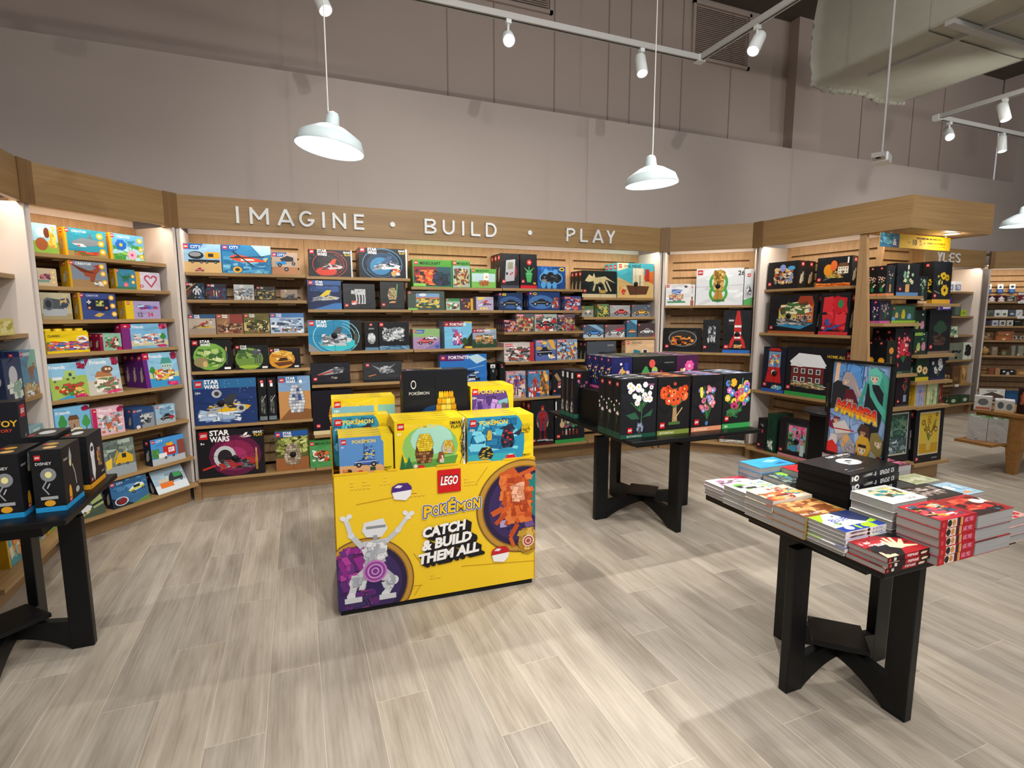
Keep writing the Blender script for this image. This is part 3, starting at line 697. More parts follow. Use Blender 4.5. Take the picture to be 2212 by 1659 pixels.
def head(x, y, z, target, label, e=60, a=60):
    d = (Vector(target)-Vector((x, y, z-.12))).normalized(); q = d.to_track_quat('Z', 'Y')
    t = empty('track_spotlight', (x, y, z), 0, label, 'spotlight', 'white cylinder spotlights on the tracks')
    M = q.to_matrix(); c = (0, 0, -.13)
    m = MB(); m.lathe([(0, -.09), (.044, -.09), (.047, -.085), (.047, .09), (.042, .094), (.04, .088)], 28, c, M=M); m.build('cylinder_housing', WHITE_M, t)
    m = MB(); m.lathe([(0, .086), (.041, .086)], 24, c, M=M); m.build('lens', LENS, t)
    m = MB(); m.box(-.02, -.02, -.03, .02, .02, 0); m.tube((0, 0, -.02), (0, 0, -.1), .01, 8); m.build('track_adapter', WHITE_M, t)
    p = Vector((x, y, z-.13))+d*.1
    lamp('spot_lamp', 'SPOT', p, e, WARM, p+d, spot_size=math.radians(a), spot_blend=.5, shadow_soft_size=.04)
head(.26, 4.06, 3.7, (1.5, 2.3, .0), 'track spotlight half cut off at the top picture edge', 150)
head(1.60, 4.06, 3.7, (.75, 1.2, 1.55), 'track spotlight glaring straight at the viewer', 260)
head(2.80, 4.06, 3.7, (2.3, 2.4, .0), 'track spotlight hanging left of the track corner', 170)
head(3.41, 3.42, 3.7, (.9, 2.5, 0), 'track spotlight hanging right of the track corner', 300)
head(6.92, 3.55, 3.7, (6.6, 2.4, 0), 'track spotlight by the right picture edge, upper of three', 60)
head(7.15, 4.19, 3.7, (5.0, 2.2, 1.2), 'track spotlight near right edge with its lens facing the viewer', 60)
head(8.2, 4.19, 3.7, (7.8, 3.6, 0), 'track spotlight cut by the right picture edge, lowest of three', 60)
# ventilation duct wrapped in plastic
t = empty('ventilation_duct', (5.15, 4.35, 3.9), 0, 'big grey ventilation duct wrapped in plastic at upper right', 'duct')
m = MB(); m.box(0, -6, 0, 1.4, 0, .95); m.build('duct_body', FOAM, t, bevel=.03)
m = MB(); rr = random.Random(4)
prof = [(-.01, -.01), (.35, -.014), (.7, -.012), (1.05, -.014), (1.41, -.01), (1.41, .48), (1.41, .96), (.7, .965), (-.01, .96), (-.014, .6), (-.012, .3)]
n = len(prof)*6; ring = []
for k in range(n):
    f = k/6; q = int(f) % len(prof); a, b = prof[q], prof[(q+1) % len(prof)]; ring.append((a[0]+(b[0]-a[0])*(f-int(f)), a[1]+(b[1]-a[1])*(f-int(f))))
rows = [-1.1, -.7, -.35, -.1, .03]
vs = [(x+rr.uniform(-.006, .006)*(j > 0), y+(.03*math.sin(x*7+z*5)+rr.uniform(-.012, .012))*(j > 2), z+rr.uniform(-.006, .006)*(j > 0)) for j, y in enumerate(rows) for x, z in ring]
m.add(vs, [(j*n+k, (j+1)*n+k, (j+1)*n+(k+1) % n, j*n+(k+1) % n) for j in range(len(rows)-1) for k in range(n)]+[list(range((len(rows)-1)*n, len(rows)*n))], 'ffffff', 0, True)
m.build('plastic_wrap', FOAM, t)
m = MB(); p = None
for k in range(29):
    x = -.02+1.44*k/28; q = (x, .02+.03*math.sin(x*7)+rr.uniform(-.015, .015), -.02+rr.uniform(-.012, .012))
    if p: m.tube(p, q, .028+rr.uniform(-.006, .006), 8)
    p = q
m.build('ragged_lip', FOAM, t)
m = MB(); m.box(.33, -6, -.035, .36, -.35, -.0); m.build('hanger_rail', GREY_M, t); m = MB(); m.box(-.05, -1.32, -.05, 1.6, -1.25, -.012); m.build('support_channel', GREY_M, t)
# sensor box on a pole
t = empty('ceiling_sensor', (4.63, 3.21, 2.76), math.radians(25), 'white sensor box hanging on a pole from the ceiling', 'sensor')
m = MB(); m.box(-.08, -.06, -.01, .10, .06, .065); m.build('body', WHITE_M, t, bevel=.012)
m = MB(); m.prism([(-.08, .0), (-.16, .01), (-.17, .045), (-.08, .06)], -.045, .045, 'y'); m.build('camera_arm', GREY_M, t)
m = MB(); m.lathe([(0, -.012), (.02, -.008), (.022, .0)], 14, (-.135, 0, .012)); m.build('lens', BLACK, t)
m = MB(); m.tube((0, 0, .05), (0, 0, 5.25-2.76), .009, 10); m.build('pole', GREY_M, t)

# ---------------------------------------------------------------- black display tables
def table(x0, y0, x1, y1, z, cx, cy, hx, hy, label, lw=.105, plate=.105):
    t = empty('display_table', (cx, cy, 0), 0, label, 'table')
    m = MB(); m.box(x0-cx, y0-cy, z-.025, x1-cx, y1-cy, z); m.build('table_top', BLACK, t, bevel=.004)
    i = .17*(x1-x0); j = .17*(y1-y0)
    m = MB(); m.box(x0-cx+i, y0-cy+j, z-.095, x1-cx-i, y1-cy-j, z-.025); m.build('apron', BLACK, t)
    # two crossed frames of flat boards: each one has two legs and an arched foot rail
    for ax in ('x', 'y'):
        hw_ = hx if ax == 'x' else hy; th = .02
        for s in (-1, 1):
            m = MB(); p = [(s*hw_, 0), (s*hw_, z-.095), (s*(hw_-lw), z-.095), (s*(hw_-lw), 0.0)]
            if ax == 'x': m.prism(p, -th, th, 'y')
            else: m.prism(p, -th, th, 'x')
            m.build('leg', BLACK, t, bevel=.004)
        lo, hi = [], []
        for k in range(17):
            u = -1+2*k/16; xx = u*(hw_-lw*.98); lo.append((xx, .008+.085*(1-abs(u)**1.8))); hi.append((xx, .135+.03*(1-abs(u))))
        m = MB(); n = len(lo)
        for k in range(n-1):
            q = [lo[k], lo[k+1], hi[k+1], hi[k]]
            m.prism(q, -th*.98, th*.98, 'y' if ax == 'x' else 'x')
        m.build('foot_rail', BLACK, t)
    m = MB(); m.box(-plate, -plate, .162, plate, plate, .182); m.build('lower_plate', BLACK, t, rz=math.pi/4, bevel=.003)
    return t
table(1.868, 2.69, 2.91, 3.87, .72, 2.385, 3.285, .42, .43, 'black square display table holding the boxed flowers')
table(1.662, 1.034, 2.378, 1.822, .70, 2.03, 1.425, .295, .295, 'small black display table holding the stacked comics', .088, .1)
table(-1.56, 2.50, -.868, 3.16, .71, -1.214, 2.84, .29, .29, 'small black display table at the left picture edge', .088, .1)
# black riser on the flower table
m = MB(); m.box(1.94, 3.2, .72, 2.86, 3.492, .958); tag(m.build('riser_box', BLACK), 'black riser box lifting the back row of flower boxes', 'riser')
# round black pedestal behind the manga sign
t = empty('round_pedestal', (3.72, 2.78, 0), 0, 'round black pedestal stand behind the poster frame', 'stand')
m = MB(); m.lathe([(0, .755), (.2, .755), (.205, .765), (.2, .776), (0, .776)], 40); m.build('disc_top', BLACK, t)
m = MB(); m.box(-.11, -.11, .02, .11, .11, .757); m.build('column', BLACK, t)
m = MB(); m.lathe([(0, 0), (.19, 0), (.19, .02), (0, .02)], 32); m.build('base', BLACK, t)
# tan wooden table at the right edge
t = empty('wooden_table', (6.6, 3.15, 0), 0, 'tan wooden table with tapered legs at the right picture edge', 'table')
m = MB(); m.box(-.46, -.42, .25, .6, -.05, .545); m.build('apron', TAN_W, t)
m = MB(); m.box(-.48, -.44, .545, .62, -.03, .57); m.build('table_top', TAN_W, t)
for sx, sy in ((-.41, -.36), (.5, -.36), (.1, -.11), (.5, -.11)):
    m = MB(); m.add([(sx+a*r, sy+b*r, z) for r, z in ((.05, .25), (.03, 0)) for a, b in ((-1, -1), (1, -1), (1, 1), (-1, 1))], [(0, 1, 2, 3), (7, 6, 5, 4), (4, 5, 1, 0), (5, 6, 2, 1), (6, 7, 3, 2), (7, 4, 0, 3)]); m.build('leg', TAN_W, t)
m = MB(); m.box(-.73, -.33, .275, -.46, -.03, .3); m.build('low_shelf', TAN_W, t)

# ---------------------------------------------------------------- yellow cardboard stand
BR = math.atan2(-.05, 1.045)
BO = (.128, 2.64)
def bat(u, v, z): return (BO[0]+u*math.cos(BR)-v*math.sin(BR), BO[1]+u*math.sin(BR)+v*math.cos(BR), z)
bn = empty('cardboard_display_bin', bat(0, 0, 0), BR, 'yellow printed cardboard stand in the middle of the floor', 'display stand')
BW, BH, BD = 1.048, .725, .56
YEL = 'f2cb2a'
m = MB(); m.box(.012, .012, 0, BW-.012, BD-.012, .03, '121214'); m.build('black_base', M_MATT, bn)
m = MB(); m.box(0, 0, .03, BW, .006, BH, YEL)
F = Face(m, (0, 0, .03), (1, 0, 0), (0, 0, 1), BW, BH-.03)
rr = random.Random(8)
for i in range(16):                                                  # embossed brick studs
    sx, sy = rr.uniform(3, 85), rr.uniform(8, 94)
    for a in range(rr.randint(2, 5)):
        for b in range(rr.randint(1, 3)): F.ell(sx+a*1.9, sy+b*2.4, .75, .9, 'd2a414', 8); F.ell(sx+a*1.9, sy+b*2.4+.35, .75, .7, 'f6d040', 8)
for x0, y0, x1, y1 in ((0, 14, 40, 10), (60, 20, 100, 15), (10, 78, 38, 82), (36, 36, 40, 26), (74, 96, 68, 84), (36, 3, 39, 10)): F.line(x0, y0, x1, y1, .25, 'b88a10')
def disc(cx, cy, r):
    k = F.W/F.H
    for q, c in ((1, '7a5a28'), (.97, 'c09038'), (.88, '8a6424'), (.85, '2b2144')): F.ell(cx, cy, r*q, r*q*k, c, 48)
    for q, c in ((.74, '3c2c5e'), (.52, '33275a')): F.ell(cx, cy, r*q, r*q*k, c, 40)
disc(13, 18, 23); F.draw('k 0 14 14 34 18 8a2c84,a83c98,5c2c70,6a3480 401;k 2 0 18 16 12 5c2c70,8a3a80,403060 402')
disc(93, 62, 25); F.draw('k 80 40 20 36 18 4a3a70,6a5088,b0a0c8,352a58 403'); F.poly([(93, 84), (100, 88), (100, 52), (95, 60)], '1f7d7a')
# plain brick heaps in place of the two printed creatures: pale grey at left, orange at right
for x0, y0, x1, y1, tt, c in ((12, 46, 7, 56, 2.6, 'c4c8ce'), (7, 56, 5, 68, 2.2, 'd4d8dc'), (23, 48, 29, 56, 2.4, 'c4c8ce'), (29, 56, 34, 66, 2.0, 'd4d8dc'), (15, 30, 8, 20, 4.4, 'b8bcc4'), (8, 20, 6, 10, 3.2, 'ccd0d6'), (20, 28, 26, 18, 4.0, 'b4b8c0'), (26, 18, 22, 8, 3.2, 'ccd0d6')): F.line(x0, y0, x1, y1, tt, c); F.circ(x1, y1, tt*.62, 'dcdfe3', 12)
for x, y in ((3.6, 69), (6.6, 70), (32.5, 68), (35.6, 67), (34, 64.5)): F.circ(x, y, 1.25, 'e4e6ea', 12)
F.draw('r 3 5 8 4 d0d3d8;r 19 4 8 4 d0d3d8;p c8ccd2 12 50 24 51 22 40 21 28 13 28 14 40;p dfe2e6 13 64 22 66 24 58 21 52 14 53 12 58;r 14 59 9 2 8a8e96;r 17 50 2 4 9a9ea6;k 12 28 12 22 26 d8dbe0,a8adb6,b8bcc4,e4e6ea 404;k 6 14 7 14 8 c8ccd2,a4a8b2 405;k 20 12 7 12 8 c8ccd2,a4a8b2 406')
F.draw('p c8592a 80 90 88 94 96 78 98 56 90 48 84 60 84 74;k 80 48 19 42 60 d0602c,b84c24,e07a3c,a84020,d86c34 407;l 82 62 76 58 3 c8592a;l 84 58 78 50 2.4 b84c24;l 92 88 100 92 2.2 c8592a;k 86 66 8 16 10 e8b090,d89070 408;e 96 33 5.5 11 b89034;k 90 24 10 20 24 c09838,a87c28,d8b058 409;l 90 48 86 38 2.6 b84c24;l 86 38 88 30 2 c8592a')
for q, c in ((5.6, 'c878c0'), (4.8, '8a4a98'), (3.7, 'd890d0'), (3.0, '7a3c8c'), (1.8, 'dca0d8'), (1.3, '7a3c8c')): F.circ(17.5, 27, q, c, 24)
for q, c in ((3.2, 'f0d8d0'), (2.6, 'a84c38'), (1.7, 'f0d8d0'), (1.2, 'a84c38')): F.circ(96, 33, q, c, 20)
def capsule(x, y, c, c2):
    F.poly([(x-4.6, y+1), (x-3.6, y-5), (x+2, y-6.6), (x+4.4, y-3), (x+4.8, y+2)], 'f0f0f2'); F.poly([(x-4.9, y), (x-4.4, y+4.4), (x-1.5, y+6.6), (x+3, y+6.4), (x+4.8, y+3.4), (x+4.9, y+1)], c); F.poly([(x-3.4, y+3.6), (x-1.6, y+5.4), (x+.6, y+4.6), (x-.6, y+3)], 'e8e0f0')
capsule(31, 84, '4a2c7c', '1c1c24'); capsule(80.5, 25, 'c02028', '1c1c24')
F.logo(48.5, 80, 17.5)
x = 41.2
for ch, hh, dyy in (('P', 9.8, -1.2), ('O', 7.6, -.3), ('K', 8.5, .2), ('É', 9.6, .6), ('M', 8.2, .9), ('O', 7.6, 1.4), ('N', 8.8, 1.4)):
    ww = hh*.44*(1.35 if ch == 'M' else 1)
    F.outlined(ch, x, 63.5+dyy, hh*.86, ww, 'f2c51c', ((.75, 'f4f4f4'), (.5, '1f3f8c')), bold=.02 if ch == 'M' else .045, shear=.05); x += ww*1.05
def skewtext(s, x, y, h, col, wid, rise):
    vs, fs, w, hh = glyphs(s, .05, .12); l = F.nxt(); sc = h/100*F.H/.73
    F.mb.add([F.P(x+a/w*wid, y+rise*a/w+b*sc/F.H*100, l) for a, b in vs], fs, col)
for k in range(12, -1, -1):
    c = '17171a' if k else 'f6f6f6'; o = k*.28
    for s, x, y, wd in (('CATCH', 40.5, 46.5, 22), ('& BUILD', 40, 36.5, 25.5), ('THEM ALL', 38.2, 26.4, 31)): skewtext(s, x+o*.9, y-o*.9, 7.6, c, wd, wd*.13)
m.build('front_panel', M_CARD, bn)
m = MB(); m.prism([(0, .03), (BD, .03), (BD, .86), (.12, .74), (0, .725)], 0, .006, 'x', 'b58a1c'); F = Face(m, (0, BD, .03), (0, -1, 0), (0, 0, 1), BD, .69); F.draw('p 3a2a58 40 100 100 96 100 8 60 30;k 40 20 58 70 20 5a3c78,4a3060,7a5090 410;r 0 0 30 96 d8aa20;k 70 2 28 10 6 c08020 411'); m.build('side_panel', M_CARD, bn)
m = MB(); m.prism([(0, .03), (BD, .03), (BD, .86), (.12, .74), (0, .725)], BW-.006, BW, 'x', 'e0ae18'); m.build('side_panel', M_CARD, bn)
m = MB(); m.box(.006, BD-.006, .03, BW-.006, BD, .86, 'e0ae18'); m.build('back_panel', M_CARD, bn)
m = MB(); m.box(.006, .006, .60, BW-.006, BD-.006, .606, 'd8a818'); m.build('inner_tray', M_CARD, bn)
for a, b in ((.0, .17), (.19, .245), (.255, .31), (.50, .62), (.66, .80), (.86, 1.045)): m = MB(); m.prism([(a, .722), (b, .722), (b-.008, .734), (a+.008, .734)], .0, .007, 'y', 'edbe22'); m.build('tear_tab', M_CARD, bn)
PK = 'POKÉMON'
def pk(bg, body, x=18, age='10+'): return 's e8cc20;b e8cc20;'+bg+';L 4 82 13;t %s %d 83 10 f2d040 bold;t %s 4 72 6 fff;%s' % (PK, x, age, body)
sq = pk('r 0 0 78 100 5a90cc;r 0 0 72 26 d8a878;e 68 48 20 50 5a90cc;e 66 12 18 14 d8a878;r 82 0 18 100 e8cc20', 'car 26 20 46 30 3f64b0;pile 44 40 22 34 5a90d0,88b8e8,e8d078,3c60a8 412;l 46 48 46 82 1 2a3a50;k 6 4 16 14 10 c06838,3a2c28,e08848 413;e 38 8 5 4 c8242c;r 56 10 10 9 2a4a38;t SMART 82 12 5 222;t PLAY 83 6 5 222', 24, '7+')
pi = pk('e 50 46 40 44 8cc468;e 52 60 30 30 a8dcc8;p 5c9a44 8 4 84 4 90 26 50 20 10 18;r 0 0 6 100 e8cc20', 'pile 28 14 26 50 8a5a34,6a4024,a87848,5a3a20 414;pile 30 38 24 34 f0d030,e0bc20,f6e058 415;pile 66 30 18 26 f0d030,e0a828,d8d0c0 416;p 2a6a44 6 6 10 36 14 8;p 2a6a44 14 8 19 30 24 8;e 36 7 5 5 c8242c;e 28 10 3 4 d8d0c0;k 60 12 10 22 8 d8c8b0,8a4a30 417;t SMART 78 88 7 222;t PLAY 80 80 7 222;r 97 0 3 100 f4f4f4;k 97 0 3 96 12 222,444 418', 17, '6+')
um = pk('r 0 0 74 100 2f8fb4;e 72 46 14 54 2f8fb4;k 0 30 76 66 40 4ab0d0,2474a0,7cd0e4,1f6490 419;r 0 0 72 24 3aa8b4', 'pile 50 34 20 42 23283a,c03038,33405c,1a1c26 420;p 2a3044 46 74 66 84 72 70;p 2c3248 68 62 84 74 78 58;pile 16 14 22 24 1c1d22,2c2e34,d8b840 421;pile 28 52 8 20 e0b830,f0d058 422;e 64 12 8 9 f0f0f2;p c8242c 56 12 72 12 70 19 58 19;k 80 62 14 20 10 c8a818,8a7010 423;t SMART 82 14 5 222;t PLAY 83 8 5 222', 18)
mw = pk('r 3 0 76 90 5a3f88;e 78 40 12 50 5a3f88;k 4 0 72 80 30 7a58a8,4a3278,b890d8,8a68b8 424', 'pile 32 4 20 34 d8dade,b8bcc4,9aa0a8 425;p 8ab8c8 4 34 24 44 28 32 10 22;p 7ab0c8 62 66 86 72 86 60 66 58;r 72 30 9 32 5a5a48', 18)
ev = pk('r 0 0 70 84 7ab0c8;r 66 0 6 100 f0d040;r 72 0 28 84 8ac0b0', 'k 4 8 64 56 8 26262a,333338,2b2b30 426;e 16 34 5 4 888;e 38 36 5 4 888;e 58 34 5 4 888;pile 76 6 20 54 a8703c,8a5428,d8b080 427', 18)
bk = 'b 15181f;e 52 20 44 40 17406e;e 50 12 30 28 1f6cb0;k 18 4 16 14 1 15181f 428;pile 46 8 40 66 f0c420,e0ac18,f8d850,d89c10 429;k 14 14 26 30 10 f0c420,e0ac18,f8d850 434;e 30 6 9 8 c8242c;g 16 84 4 5 1 ddd;t POKÉMON 9 72 4 ccc;l 49 0 49 100 .4 0a0b0e;L 0 0 0'
def pkstack(desc, u, v, zt, w, h, spec, n, d=.052, top='b e8cc20;k 4 10 80 70 8 d0b018,c8a414,8a7414 430'):
    put_box('toy_box', w, d, h, spec, bat(u, v, zt-h), BR, desc, n, (-math.sin(BR), math.cos(BR)), None, 0, 'b e8cc20;k 10 20 80 60 14 c8a414,2f8fb4,444 431', top)
pkstack('yellow box with blue quad bike, front left in the yellow stand', .035, .02, .905, .257, .19, sq, 3)
pkstack('yellow and green box with tree stump scene, front middle of the yellow stand', .30, .01, .972, .358, .262, pi, 3)
pkstack('teal box with dark bird machine, front right in the yellow stand', .672, .01, .965, .368, .262, um, 3)
pkstack('teal box half hidden, second row left in the yellow stand', .012, .25, .968, .285, .262, um, 1)
pkstack('pale box with black tiles, back row left in the yellow stand', .012, .36, 1.045, .335, .262, ev, 3, .04)
pkstack('purple and yellow box, back row right in the yellow stand', .765, .29, 1.088, .258, .262, mw, 3)
put_box('toy_box', .365, .12, .48, bk, bat(.385, .30, .71), BR, 'tall black box with big yellow brick heap in the yellow stand', 0, top='b 15181f;p f0c420 40 20 60 20 66 90 34 80;r 8 30 14 30 c8a;k 10 10 80 70 8 1f4a70,222 432', spine='b 15181f;k 20 20 60 30 10 2a4a70,f0c420 433;L 30 88 8')
